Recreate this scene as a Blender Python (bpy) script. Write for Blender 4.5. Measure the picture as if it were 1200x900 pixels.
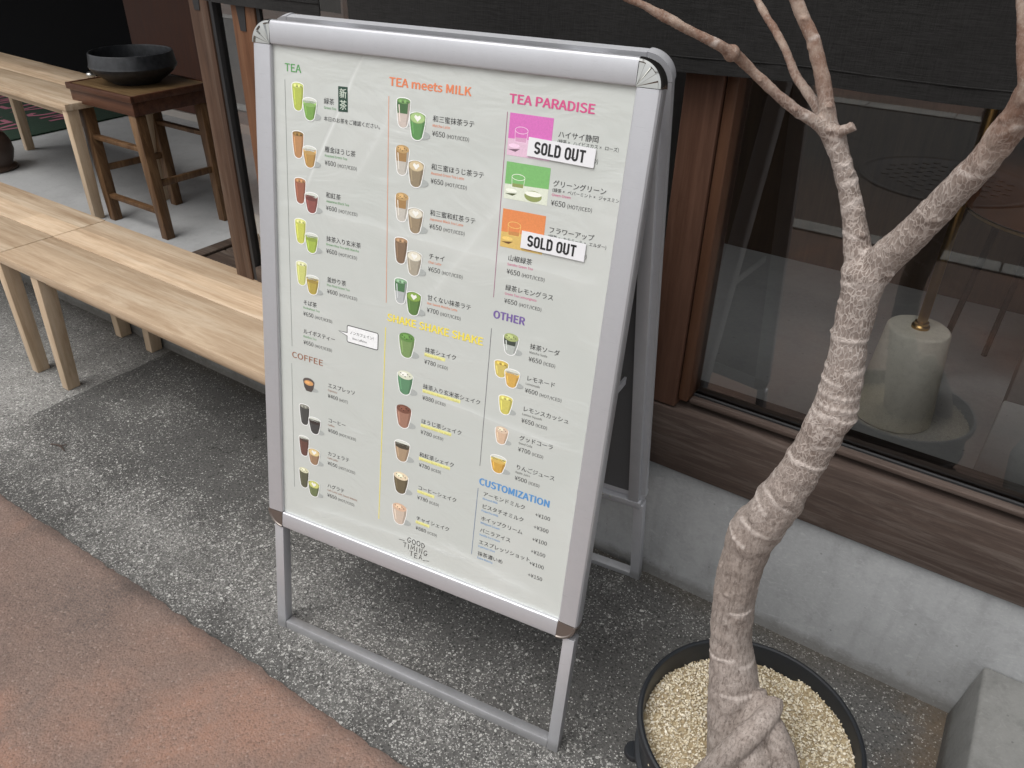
import bpy, bmesh, math, random
from mathutils import Vector, Matrix, noise
random.seed(7)
R = math.radians
S = bpy.context.scene
COL = S.collection
for o in list(bpy.data.objects):
    bpy.data.objects.remove(o)

# ------------------------------------------------------------------ camera, world, sun, exposure
cam_d = bpy.data.cameras.new('camera')
cam_d.lens = 27.691
cam_d.sensor_width = 36
cam_d.clip_start = 0.02
cam_d.clip_end = 400
cam = bpy.data.objects.new('camera', cam_d)
COL.objects.link(cam)
def cam_matrix(yaw, pitch, roll, loc):
    cy, sy, cp, sp = math.cos(yaw), math.sin(yaw), math.cos(pitch), math.sin(pitch)
    f = Vector((sy * cp, cy * cp, -sp)); r = Vector((cy, -sy, 0)); u = r.cross(f)
    c, s = math.cos(roll), math.sin(roll)
    r2 = r * c + u * s; u2 = u * c - r * s
    m = Matrix.Identity(4)
    for i in range(3):
        m[i][0], m[i][1], m[i][2], m[i][3] = r2[i], u2[i], -f[i], loc[i]
    return m
cam.matrix_world = cam_matrix(-0.58535, 0.55749, 0.02274, (0, 0, 1.28878))
S.camera = cam

SUN_EL, SUN_ROT = 62, 200           # overcast street: high soft light from the street side
world = bpy.data.worlds.new('World'); S.world = world; world.use_nodes = True
wn = world.node_tree
sky = wn.nodes.new('ShaderNodeTexSky'); sky.sky_type = 'NISHITA'; sky.sun_disc = False
sky.sun_elevation = R(SUN_EL); sky.sun_rotation = R(SUN_ROT); sky.air_density = 1.0; sky.dust_density = 4.0; sky.ozone_density = 1.0
hs = wn.nodes.new('ShaderNodeHueSaturation'); hs.inputs['Saturation'].default_value = 0.12
wn.links.new(sky.outputs[0], hs.inputs['Color'])
bgn = wn.nodes['Background']; bgn.inputs[1].default_value = 0.12
wn.links.new(hs.outputs[0], bgn.inputs[0])
sun_d = bpy.data.lights.new('sun', 'SUN'); sun_d.energy = 0.9; sun_d.angle = R(45); sun_d.color = (1, .97, .93)
sun = bpy.data.objects.new('sun', sun_d); COL.objects.link(sun)
_d = Vector((math.sin(R(SUN_ROT)) * math.cos(R(SUN_EL)), math.cos(R(SUN_ROT)) * math.cos(R(SUN_EL)), math.sin(R(SUN_EL))))
sun.rotation_euler = _d.to_track_quat('Z', 'Y').to_euler()
sun.location = (0, -3, 6)
S.view_settings.view_transform = 'Standard'; S.view_settings.look = 'None'
S.view_settings.exposure = 0.57; S.view_settings.gamma = 1; S.view_settings.use_curve_mapping = False
S.render.engine = 'CYCLES'
S.cycles.max_bounces = 8
S.cycles.use_denoising = True

# ------------------------------------------------------------------ helpers
def lin(h):
    h = h.lstrip('#'); out = []
    for i in (0, 2, 4):
        c = int(h[i:i+2], 16) / 255
        out.append(c / 12.92 if c <= .04045 else ((c + .055) / 1.055) ** 2.4)
    return (*out, 1)
def tag(o, label=None, cat=None, group=None, kind=None):
    if label: o['label'] = label
    if cat: o['category'] = cat
    if group: o['group'] = group
    if kind: o['kind'] = kind
    return o
ROOT = {}
def thing(name, label, cat, loc=(0, 0, 0), rz=0, group=None):
    o = bpy.data.objects.new(name, None); COL.objects.link(o)
    o.empty_display_size = .1
    o.location = loc; o.rotation_euler = (0, 0, rz)
    ROOT[o.name] = (Matrix.Translation(loc) @ Matrix.Rotation(rz, 4, 'Z')).inverted()
    return tag(o, label, cat, group)
def top(o):
    while o.parent: o = o.parent
    return o
def obj(name, bm, mats, parent=None, local=False, smooth=False, auto=None):
    """bm in world coordinates unless local; linked as one mesh object"""
    if parent is not None and not local:
        bm.transform(ROOT[top(parent).name])
    if smooth:
        for f in bm.faces: f.smooth = True
    bm.normal_update()
    me = bpy.data.meshes.new(name); bm.to_mesh(me); bm.free()
    if auto is not None:
        for p in me.polygons: p.use_smooth = True
        me.set_sharp_from_angle(angle=R(auto))
    o = bpy.data.objects.new(name, me); COL.objects.link(o)
    for m in (mats if isinstance(mats, (list, tuple)) else [mats]): me.materials.append(m)
    if parent is not None: o.parent = parent
    return o
def B(): return bmesh.new()
def merge(bm, src, mat=0):
    vm = [bm.verts.new(v.co) for v in src.verts]
    src.verts.index_update()
    for f in src.faces:
        try:
            nf = bm.faces.new([vm[v.index] for v in f.verts]); nf.material_index = mat if mat is not None else f.material_index; nf.smooth = f.smooth
        except ValueError: pass
    src.free()
def box(bm, a, b, bev=0, seg=2, mat=0, fn=None):
    t = bmesh.new(); bmesh.ops.create_cube(t, size=1)
    for v in t.verts:
        v.co = Vector([a[i] + (v.co[i] + .5) * (b[i] - a[i]) for i in range(3)])
    if bev: bmesh.ops.bevel(t, geom=t.edges[:], offset=bev, segments=seg, affect='EDGES', profile=.5)
    if fn:
        for v in t.verts: v.co = Vector(fn(*v.co))
    merge(bm, t, mat)
def hexa(bm, bot, topp, bev=0, mat=0):
    """bot, topp: 4 points each, same order"""
    t = bmesh.new(); vs = [t.verts.new(p) for p in list(bot) + list(topp)]
    for q in [(3, 2, 1, 0), (4, 5, 6, 7), (0, 1, 5, 4), (1, 2, 6, 5), (2, 3, 7, 6), (3, 0, 4, 7)]: t.faces.new([vs[i] for i in q])
    bmesh.ops.recalc_face_normals(t, faces=t.faces[:])
    if bev: bmesh.ops.bevel(t, geom=t.edges[:], offset=bev, segments=2, affect='EDGES', profile=.5)
    merge(bm, t, mat)
def bar(bm, p, q, w, d, bev=0, mat=0):
    """square bar between two points, w along x-ish and d along y-ish"""
    p, q = Vector(p), Vector(q); ax = (q - p).normalized()
    ux = Vector((1, 0, 0)) if abs(ax.x) < .8 else Vector((0, 0, 1))
    uy = ax.cross(ux).normalized(); ux = uy.cross(ax).normalized()
    c = lambda P: [P - ux*w/2 - uy*d/2, P + ux*w/2 - uy*d/2, P + ux*w/2 + uy*d/2, P - ux*w/2 + uy*d/2]
    hexa(bm, c(p), c(q), bev, mat)
def lathe(bm, prof, c, n=48, mat=0, smooth=True, closed=False):
    rings = []
    for r, z in prof:
        rings.append([bm.verts.new((c[0] + r*math.cos(2*math.pi*i/n), c[1] + r*math.sin(2*math.pi*i/n), c[2] + z)) for i in range(n)] if r > 1e-6 else [bm.verts.new((c[0], c[1], c[2] + z))])
    for a, b in zip(rings, rings[1:]):
        for i in range(n):
            j = (i + 1) % n
            if len(a) == 1: f = bm.faces.new((a[0], b[i], b[j]))
            elif len(b) == 1: f = bm.faces.new((a[i], b[0], a[j]))
            else: f = bm.faces.new((a[i], b[i], b[j], a[j]))
            f.material_index = mat; f.smooth = smooth
    bmesh.ops.recalc_face_normals(bm, faces=bm.faces[:])
def catmull(pts, step):
    out = []; P = [Vector(p[:3]) for p in pts]; rr = [p[3] for p in pts]; n = len(P)
    for i in range(n - 1):
        p0, p1, p2, p3 = P[max(i-1, 0)], P[i], P[i+1], P[min(i+2, n-1)]
        k = max(1, int((p2 - p1).length / step))
        for j in range(k):
            t = j / k
            q = .5*((2*p1) + (p2-p0)*t + (2*p0 - 5*p1 + 4*p2 - p3)*t*t + (3*p1 - p0 - 3*p2 + p3)*t**3)
            s = t*t*(3 - 2*t)
            out.append((q, rr[i]*(1-s) + rr[i+1]*s))
    out.append((P[-1], rr[-1])); return out
def tube(bm, pts, step=.006, n=20, amp=0, freq=60, rings=0):
    path = catmull(pts, step); fr = None; prev = None; length = 0
    for k, (p, r) in enumerate(path):
        a = path[max(k-1, 0)][0]; b = path[min(k+1, len(path)-1)][0]; t = (b - a).normalized()
        if fr is None:
            fr = t.orthogonal().normalized()
        fr = (fr - t * fr.dot(t)).normalized(); g = t.cross(fr)
        ring = []
        for i in range(n):
            an = 2*math.pi*i/n; d = fr*math.cos(an) + g*math.sin(an)
            rad = r
            if amp: rad += amp * noise.noise((p + d*r)*freq) + amp*.6*noise.noise((p + d*r)*freq*.3)
            if rings:
                w = noise.noise(Vector((length*38 + .9*noise.noise(d*1.2 + p*2), 3.3, 1.7)))
                if w > .34: rad += rings*min(1, (w-.34)*6)
            ring.append(bm.verts.new(p + d*rad))
        if prev:
            for i in range(n):
                bm.faces.new((prev[i], prev[(i+1) % n], ring[(i+1) % n], ring[i]))
            length += (p - path[k-1][0]).length
        else: bm.faces.new(ring[::-1])
        prev = ring
    bm.faces.new(prev)

# ------------------------------------------------------------------ node helpers
class Mat:
    def __init__(self, name, col=None, rough=.5, metal=0, spec=.5):
        self.m = bpy.data.materials.new(name); self.m.use_nodes = True
        self.t = self.m.node_tree; self.b = self.t.nodes['Principled BSDF']
        if col: self.b.inputs['Base Color'].default_value = lin(col) if isinstance(col, str) else (*col, 1)
        self.b.inputs['Roughness'].default_value = rough; self.b.inputs['Metallic'].default_value = metal
        self.b.inputs['Specular IOR Level'].default_value = spec
    def n(self, typ, **kw):
        nd = self.t.nodes.new('ShaderNode' + typ)
        for k, v in kw.items():
            if hasattr(nd, k): setattr(nd, k, v)
        return nd
    def put(self, v, sock):
        if isinstance(v, bpy.types.NodeSocket): self.t.links.new(v, sock)
        elif v is not None: sock.default_value = v
    def pos(self, scale=(1, 1, 1), obj=False, rot=(0, 0, 0)):
        s = self.n('TexCoord').outputs['Object'] if obj else self.n('NewGeometry').outputs['Position']
        mp = self.n('Mapping'); self.put(s, mp.inputs[0]); mp.inputs['Scale'].default_value = scale; mp.inputs['Rotation'].default_value = rot
        return mp.outputs[0]
    def noise(self, vec, scale, detail=4, rough=.55, dist=0):
        nd = self.n('TexNoise'); self.put(vec, nd.inputs['Vector']); nd.inputs['Scale'].default_value = scale
        nd.inputs['Detail'].default_value = detail; nd.inputs['Roughness'].default_value = rough; nd.inputs['Distortion'].default_value = dist
        return nd.outputs['Fac']
    def vor(self, vec, scale, feature='F1', out='Distance', rand=1):
        nd = self.n('TexVoronoi'); nd.feature = feature; self.put(vec, nd.inputs['Vector']); nd.inputs['Scale'].default_value = scale
        nd.inputs['Randomness'].default_value = rand
        return nd.outputs[out]
    def ramp(self, f, stops):
        nd = self.n('ValToRGB'); self.put(f, nd.inputs[0]); e = nd.color_ramp.elements
        while len(e) < len(stops): e.new(.5)
        for el, (p, c) in zip(e, stops):
            el.position = p; el.color = c if isinstance(c, tuple) and len(c) == 4 else ((*c, 1) if isinstance(c, tuple) else (lin(c) if isinstance(c, str) else (c, c, c, 1)))
        return nd.outputs[0]
    def mix(self, f, a, b, mode='MIX'):
        nd = self.n('Mix'); nd.data_type = 'RGBA'; nd.blend_type = mode
        self.put(f, nd.inputs[0])
        for v, s in ((a, nd.inputs[6]), (b, nd.inputs[7])):
            if isinstance(v, str): v = lin(v)
            elif isinstance(v, tuple) and len(v) == 3: v = (*v, 1)
            elif isinstance(v, (int, float)): v = (v, v, v, 1)
            self.put(v, s)
        return nd.outputs[2]
    def math(self, op, a, b=None, clamp=False):
        nd = self.n('Math'); nd.operation = op; nd.use_clamp = clamp; self.put(a, nd.inputs[0]); self.put(b, nd.inputs[1]); return nd.outputs[0]
    def sep(self, v):
        nd = self.n('SeparateXYZ'); self.put(v, nd.inputs[0]); return nd.outputs
    def bump(self, h, strength=.3, dist=.002, coat=False):
        nd = self.n('Bump'); nd.inputs['Strength'].default_value = strength; nd.inputs['Distance'].default_value = dist
        self.put(h, nd.inputs['Height'])
        self.put(nd.outputs[0], self.b.inputs['Coat Normal' if coat else 'Normal']); return nd
    def color(self, v): self.put(v, self.b.inputs['Base Color'])
    def rough(self, v): self.put(v, self.b.inputs['Roughness'])

# ---- ground
def m_asphalt():
    M = Mat('asphalt', rough=.9, spec=.25); p = M.pos(); x, y, z = M.sep(p)
    big = M.noise(p, 2.2, 5, .6); mid = M.noise(p, 11, 7, .74); fine = M.noise(p, 190, 4, .75); grit = M.noise(p, 420, 3, .7)
    c = M.ramp(big, [(.3, (.055, .054, .052)), (.7, (.090, .088, .084))])
    c = M.mix(M.ramp(fine, [(.40, .0), (.72, 1.)]), c, (.140, .137, .130))
    c = M.mix(M.ramp(fine, [(.26, .8), (.42, .0)]), c, (.042, .041, .039))
    # worn, pale band along the brown edge, and bare patches
    band = M.math('SUBTRACT', 1, M.math('MULTIPLY', M.math('ABSOLUTE', M.math('SUBTRACT', y, .68)), 4.6), True)
    edge = M.math('ADD', M.math('MULTIPLY', band, .40), M.math('MULTIPLY', M.ramp(mid, [(.36, 0.), (.72, 1.)]), .40))
    edge = M.math('ADD', edge, M.math('MULTIPLY', M.ramp(big, [(.46, 0.), (.70, 1.)]), .28))
    slab = M.math('MULTIPLY', M.math('LESS_THAN', x, -2.145), M.math('MULTIPLY', M.math('SUBTRACT', M.math('ADD', y, M.math('MULTIPLY', mid, .22)), .80), 9, True))
    edge = M.math('ADD', edge, M.math('MULTIPLY', slab, .26))
    # pale stone chips laid bare where the surface is worn
    def chips(sc, cut, gain):
        col = M.sep(M.vor(p, sc, 'F1', 'Color')); e = M.vor(p, sc, 'DISTANCE_TO_EDGE')
        on = M.math('GREATER_THAN', M.math('ADD', col[0], M.math('MULTIPLY', edge, gain)), cut)
        return M.math('MULTIPLY', on, M.math('GREATER_THAN', M.math('ADD', e, M.math('MULTIPLY', M.math('SUBTRACT', grit, .5), .35)), .12)), col
    s1, c1 = chips(340, 1.01, .70); s2, c2 = chips(165, 1.06, .46)
    c = M.mix(M.math('MULTIPLY', M.ramp(edge, [(.3, 0.), (.95, 1.)]), .5), c, (.28, .274, .26))
    c = M.mix(M.math('MULTIPLY', slab, .40), c, (.33, .325, .31))
    c = M.mix(M.math('MULTIPLY', s1, .72), c, M.mix(c1[2], (.30, .292, .278), (.66, .65, .62)))
    c = M.mix(M.math('MULTIPLY', s2, .70), c, M.mix(c2[2], (.24, .232, .218), (.62, .61, .58)))
    dk = M.math('GREATER_THAN', M.sep(M.vor(p, 260, 'F1', 'Color'))[1], .90); c = M.mix(M.math('MULTIPLY', dk, .55), c, (.02, .02, .02))
    jl = M.math('LESS_THAN', M.math('ABSOLUTE', M.math('ADD', x, M.math('ADD', 2.15, M.math('MULTIPLY', M.math('SUBTRACT', mid, .5), .03)))), .005)
    jl = M.math('MULTIPLY', jl, M.math('GREATER_THAN', y, .78))
    c = M.mix(M.math('MULTIPLY', jl, .6), c, (.03, .03, .03))
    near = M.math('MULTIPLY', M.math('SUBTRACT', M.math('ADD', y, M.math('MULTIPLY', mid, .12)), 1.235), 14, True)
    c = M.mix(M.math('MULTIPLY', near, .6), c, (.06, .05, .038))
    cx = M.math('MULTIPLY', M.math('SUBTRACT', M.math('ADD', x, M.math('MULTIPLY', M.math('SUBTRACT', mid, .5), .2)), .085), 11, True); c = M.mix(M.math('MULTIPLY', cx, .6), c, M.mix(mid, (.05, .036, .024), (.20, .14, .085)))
    wv = M.n('VectorMath'); wv.operation = 'MULTIPLY_ADD'; dn = M.n('TexNoise'); M.put(p, dn.inputs['Vector']); dn.inputs['Scale'].default_value = 5; dn.inputs['Detail'].default_value = 6
    M.put(dn.outputs['Color'], wv.inputs[0]); wv.inputs[1].default_value = (.35, .35, 0); M.put(p, wv.inputs[2])
    ck = M.math('MULTIPLY', M.math('LESS_THAN', M.vor(wv.outputs[0], 1.3, 'DISTANCE_TO_EDGE'), .0016), M.math('MULTIPLY', M.math('GREATER_THAN', M.noise(p, 1.9, 2), .50), M.math('LESS_THAN', x, -.9)))
    c = M.mix(M.math('MULTIPLY', ck, .55), c, (.018, .017, .016))
    oil = M.noise(p, 6.5, 3, .5); c = M.mix(M.ramp(oil, [(.60, 0.), (.72, .35)]), c, (.045, .044, .042))
    M.color(c)
    M.bump(M.math('ADD', M.math('MULTIPLY', fine, 1.), M.math('ADD', M.math('MULTIPLY', grit, .5), M.math('MULTIPLY', s2, .15))), .85, .0025)
    return M.m
def m_pavement():
    M = Mat('brown_paving', rough=.9, spec=.22); p = M.pos()
    big = M.noise(p, 2.1, 5, .6, .8); mid = M.noise(p, 7, 6, .7); fine = M.noise(p, 190, 3, .75)
    c = M.ramp(big, [(.36, (.112, .090, .080)), (.52, (.178, .124, .102)), (.68, (.300, .166, .118))])
    c = M.mix(M.ramp(mid, [(.42, 0.), (.7, .75)]), c, (.185, .140, .120))
    c = M.mix(M.ramp(fine, [(.36, .0), (.72, .5)]), c, (.34, .238, .198))
    vc = M.sep(M.vor(p, 240, 'F1', 'Color')); vd = M.vor(p, 240)
    c = M.mix(M.math('MULTIPLY', M.math('GREATER_THAN', vc[0], .88), .32), c, (.08, .06, .052))
    c = M.mix(M.math('MULTIPLY', M.math('GREATER_THAN', vc[1], .965), .28), c, (.40, .32, .275))
    x, y, _ = M.sep(p)
    gap = M.math('SUBTRACT', M.math('ADD', .55, M.math('MULTIPLY', M.math('ADD', x, 1.85), .0205)), y)
    rim = M.math('SUBTRACT', 1, M.math('MULTIPLY', M.math('ADD', M.math('ABSOLUTE', gap), M.math('MULTIPLY', M.math('SUBTRACT', mid, .5), .05)), 34), True)
    c = M.mix(M.math('MULTIPLY', rim, .6), c, (.06, .05, .046))
    scuff = M.noise(M.pos((1, .35, 1), rot=(0, 0, .6)), 5, 6, .7); c = M.mix(M.ramp(scuff, [(.56, 0.), (.70, .4)]), c, (.125, .112, .104))
    M.color(c); M.bump(M.math('ADD', fine, M.math('SUBTRACT', .5, vd)), .6, .002)
    return M.m
def m_road():
    M = Mat('road_asphalt', rough=.9, spec=.25); p = M.pos(); y = M.sep(p)[1]
    big = M.noise(p, 1.3, 5); fine = M.noise(p, 150, 3, .7)
    c = M.mix(M.math('MULTIPLY', M.math('ADD', M.math('ADD', y, 2.4), M.math('SUBTRACT', big, .5)), 1.3, True), (.075, .078, .078), (.125, .098, .085))
    M.color(M.mix(M.ramp(fine, [(.4, 0.), (.8, .5)]), c, (.14, .135, .125))); M.bump(fine, .5, .002)
    return M.m
def m_concrete(name, a, b, scale=1, rough=.85, bump=.25, streak=0, stain=.35, dirt=0):
    M = Mat(name, rough=rough, spec=.3); p = M.pos()
    big = M.noise(p, 2.6*scale, 6, .62, .4); mid = M.noise(p, 17*scale, 5, .7); fine = M.noise(p, 130*scale, 4, .7)
    c = M.mix(M.ramp(big, [(.32, 0.), (.68, 1.)]), a, b)
    dk = tuple(v*.62 for v in a)
    c = M.mix(M.math('MULTIPLY', M.ramp(mid, [(.5, 0.), (.74, 1.)]), stain), c, dk)
    c = M.mix(M.ramp(fine, [(.35, .0), (.8, .25)]), c, tuple(min(1, v*1.25) for v in b))
    if streak:
        q = M.pos((1, 1, .13)); s = M.noise(q, 26, 4, .6)
        c = M.mix(M.math('MULTIPLY', M.ramp(s, [(.5, 0.), (.75, 1.)]), streak), c, tuple(v*.7 for v in a))
    pit = M.vor(p, 70*scale, 'F1'); pc = M.sep(M.vor(p, 70*scale, 'F1', 'Color'))[0]
    hole = M.math('MULTIPLY', M.math('LESS_THAN', pit, .17), M.math('GREATER_THAN', pc, .955))
    c = M.mix(M.math('MULTIPLY', hole, .6), c, dk)
    if dirt:
        zz = M.sep(p)[2]
        g = M.math('SUBTRACT', 1, M.math('MULTIPLY', M.math('SUBTRACT', zz, M.math('MULTIPLY', mid, .035)), 45), True)
        c = M.mix(M.math('MULTIPLY', g, dirt), c, (.09, .08, .066))
        sp = M.noise(M.pos((1, 1, .3)), 60, 5, .75); c = M.mix(M.math('MULTIPLY', M.ramp(sp, [(.58, 0.), (.70, .5)]), M.math('SUBTRACT', 1, M.math('MULTIPLY', zz, 5), True)), c, (.16, .15, .13))
        tw = M.noise(M.pos((1, 1, 1.6), rot=(.3, .5, .2)), 38, 4, .7, 2.5); c = M.mix(M.ramp(tw, [(.55, 0.), (.72, .35)]), c, tuple(min(1, v*1.25) for v in b))
    M.color(c); M.bump(M.math('SUBTRACT', M.math('ADD', M.math('MULTIPLY', mid, .6), M.math('MULTIPLY', fine, .35)), M.math('MULTIPLY', hole, .5)), bump, .003)
    return M.m
def m_wood(name, dark, light, axis='x', worn=None, scale=1, rough=.6, stave=0, wear=.5, bump=.3, spec=.35):
    M = Mat(name, rough=rough, spec=spec)
    k = {'x': (.07, 1, 1), 'y': (1, .07, 1), 'z': (1, 1, .07)}[axis]
    info = M.n('ObjectInfo').outputs['Random']
    base = M.n('TexCoord').outputs['Object']
    sh = M.n('VectorMath'); M.put(base, sh.inputs[0]); cb = M.n('CombineXYZ')
    M.put(M.math('MULTIPLY', info, 9), cb.inputs[0]); M.put(M.math('MULTIPLY', info, 5), cb.inputs[1]); M.put(M.math('MULTIPLY', info, 3), cb.inputs[2]); M.put(cb.outputs[0], sh.inputs[1])
    mp = M.n('Mapping'); M.put(sh.outputs[0], mp.inputs[0]); mp.inputs['Scale'].default_value = k
    vec = mp.outputs[0]
    g1 = M.noise(vec, 34*scale, 6, .65, .8); g2 = M.noise(vec, 170*scale, 4, .7); blot = M.noise(M.pos(obj=True), 7*scale, 4, .6)
    f = M.math('ADD', M.math('MULTIPLY', g1, .65), M.math('MULTIPLY', g2, .35))
    c = M.ramp(f, [(.34, dark), (.62, light)])
    if stave:
        br = M.n('TexBrick'); M.put(base, br.inputs['Vector'])
        br.inputs['Color1'].default_value = (0, 0, 0, 1); br.inputs['Color2'].default_value = (1, 1, 1, 1); br.inputs['Mortar'].default_value = (.35, .35, .35, 1)
        br.inputs['Scale'].default_value = 1; br.inputs['Mortar Size'].default_value = .0006; br.inputs['Brick Width'].default_value = .66; br.inputs['Row Height'].default_value = stave
        br.offset = .37
        tone = M.ramp(br.outputs['Color'], [(0, .72), (1, 1.06)])
        c = M.mix(1., c, tone, 'MULTIPLY')
    c = M.mix(M.ramp(blot, [(.3, 0.), (.75, .28)]), c, tuple(v*.66 for v in dark))
    if worn:
        wv = M.noise(vec, 16*scale, 7, .75, 1.2)
        c = M.mix(M.math('MULTIPLY', M.ramp(wv, [(.48, 0.), (.66, 1.)]), wear), c, worn)
    M.color(c); M.rough(M.math('ADD', rough - .12, M.math('MULTIPLY', g1, .24)))
    M.bump(f, bump, .0015)
    return M.m
def m_alu(name, col, metal=.55, rough=.42):
    M = Mat(name, col, rough, metal); p = M.pos(obj=True)
    n = M.noise(p, 22, 5, .7); f = M.noise(p, 420, 2)
    M.rough(M.math('ADD', rough - .1, M.math('MULTIPLY', n, .22)))
    c0 = lin(col)
    c = M.mix(M.ramp(n, [(.42, 0.), (.78, .35)]), c0, tuple(v*.8 for v in c0[:3]))
    sc = M.noise(M.pos((3, 3, 60), obj=True), 14, 3); c = M.mix(M.ramp(sc, [(.66, 0.), (.72, .3)]), c, tuple(v*.62 for v in c0[:3]))
    zz = M.sep(M.pos())[2]; gd = M.math('SUBTRACT', 1, M.math('MULTIPLY', M.math('SUBTRACT', zz, M.math('MULTIPLY', n, .022)), 60), True)
    c = M.mix(M.math('MULTIPLY', gd, .4), c, (.13, .12, .105))
    M.color(c); M.bump(f, .05, .0004)
    return M.m
def m_print(name, col, rough=.55):
    M = Mat(name, col, rough); n = M.noise(M.pos(obj=True), 420, 3, .65); M.color(M.mix(M.ramp(n, [(.3, 0.), (.7, 1.)]), tuple(v*.92 for v in col), tuple(min(.95, v*1.06) for v in col)))
    M.b.inputs['Coat Weight'].default_value = .55; M.b.inputs['Coat Roughness'].default_value = .16
    return M.m
_pc = {}
def soft(col, k=.86):
    r, g, b, _ = lin(col); m = .3*r + .6*g + .1*b
    return tuple(m + (v - m)*k for v in (r, g, b))
def ink(col):
    if col not in _pc: _pc[col] = m_print('ink', soft(col))
    return _pc[col]
# cover sheet folds, with reflection streaks painted into the paper colour: ends in board metres, half width, height
CREASE_STREAKS = [(.075, .86, .205, 1.105, .0065, .9), (.175, .90, .27, 1.06, .011, .3), (.30, .72, .52, 1.05, .016, .35), (.03, .855, .61, .835, .018, .28), (.30, .60, .61, .575, .014, .35), (.05, .30, .45, .325, .02, .4), (.35, .335, .60, .30, .02, .4)]
def m_paper():
    M = Mat('poster_paper', rough=.5)
    p = M.pos(obj=True); n = M.noise(p, 3.2, 3, .5, 1.4); w = M.noise(M.pos((1, 1, 1.8), obj=True), 7, 3, .55, 2.2)
    pc = M.mix(M.ramp(n, [(.35, 0.), (.7, 1.)]), (.550, .576, .545), (.590, .609, .580))
    M.b.inputs['Coat Weight'].default_value = .8; M.b.inputs['Coat Roughness'].default_value = .12
    px, _, pz = M.sep(p)
    def crease_streak(x0, z0, x1, z1, wd, am):
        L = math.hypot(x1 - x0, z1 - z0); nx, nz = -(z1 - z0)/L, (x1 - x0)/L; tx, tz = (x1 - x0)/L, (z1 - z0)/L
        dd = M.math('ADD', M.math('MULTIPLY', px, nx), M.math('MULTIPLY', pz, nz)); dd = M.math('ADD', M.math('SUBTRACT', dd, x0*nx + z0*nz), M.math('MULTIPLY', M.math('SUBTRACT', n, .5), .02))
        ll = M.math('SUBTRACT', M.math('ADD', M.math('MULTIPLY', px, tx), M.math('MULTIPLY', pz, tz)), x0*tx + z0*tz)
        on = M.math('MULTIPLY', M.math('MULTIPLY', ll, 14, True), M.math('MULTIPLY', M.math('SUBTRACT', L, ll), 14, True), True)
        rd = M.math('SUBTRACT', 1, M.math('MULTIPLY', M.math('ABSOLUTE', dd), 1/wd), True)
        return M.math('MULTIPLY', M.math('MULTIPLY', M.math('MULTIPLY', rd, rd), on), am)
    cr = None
    for k in CREASE_STREAKS:
        v = crease_streak(*k); pc = M.mix(M.math('MULTIPLY', v, .75 if k[4] < .012 else .5, True), pc, (.80, .82, .80)); cr = v if cr is None else M.math('ADD', cr, v)  # pale reflection streak of the cover painted into the paper colour
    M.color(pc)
    M.bump(M.math('ADD', M.math('ADD', n, M.math('MULTIPLY', w, .5)), cr), .9, .012, coat=True)
    M.bump(M.math('ADD', n, M.math('MULTIPLY', w, .5)), .12, .008)
    return M.m
def m_glass(name, tint=(.97, .98, .975), k=3.0):
    M = Mat(name); t = M.t; out = t.nodes['Material Output']; t.nodes.remove(M.b)
    tr = M.n('BsdfTransparent'); tr.inputs[0].default_value = (*tint, 1)
    gl = M.n('BsdfGlossy'); gl.inputs['Roughness'].default_value = .0; gl.inputs['Color'].default_value = (.97, .98, .98, 1)
    fr = M.n('Fresnel'); fr.inputs[0].default_value = 1.5
    mx = M.n('MixShader'); M.put(M.math('MULTIPLY', fr.outputs[0], k, True), mx.inputs[0]); M.put(tr.outputs[0], mx.inputs[1]); M.put(gl.outputs[0], mx.inputs[2])
    t.links.new(mx.outputs[0], out.inputs[0]); return M.m
def m_cloth():
    M = Mat('charcoal_linen', rough=.95, spec=.12); p = M.pos(obj=True)
    wx = M.noise(M.pos((40, 40, 900), obj=True), 1, 2); wz = M.noise(M.pos((900, 900, 40), obj=True), 1, 2); big = M.noise(p, 5, 4)
    w = M.math('ADD', M.math('MULTIPLY', wx, .6), M.math('MULTIPLY', wz, .4))
    c = M.mix(M.ramp(w, [(.35, 0.), (.7, 1.)]), (.009, .0086, .0082), (.027, .026, .0255))
    c = M.mix(M.ramp(big, [(.4, 0.), (.75, .5)]), c, (.015, .0145, .014))
    M.color(c); M.b.inputs['Sheen Weight'].default_value = .12; M.bump(w, .5, .0012)
    return M.m
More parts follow.
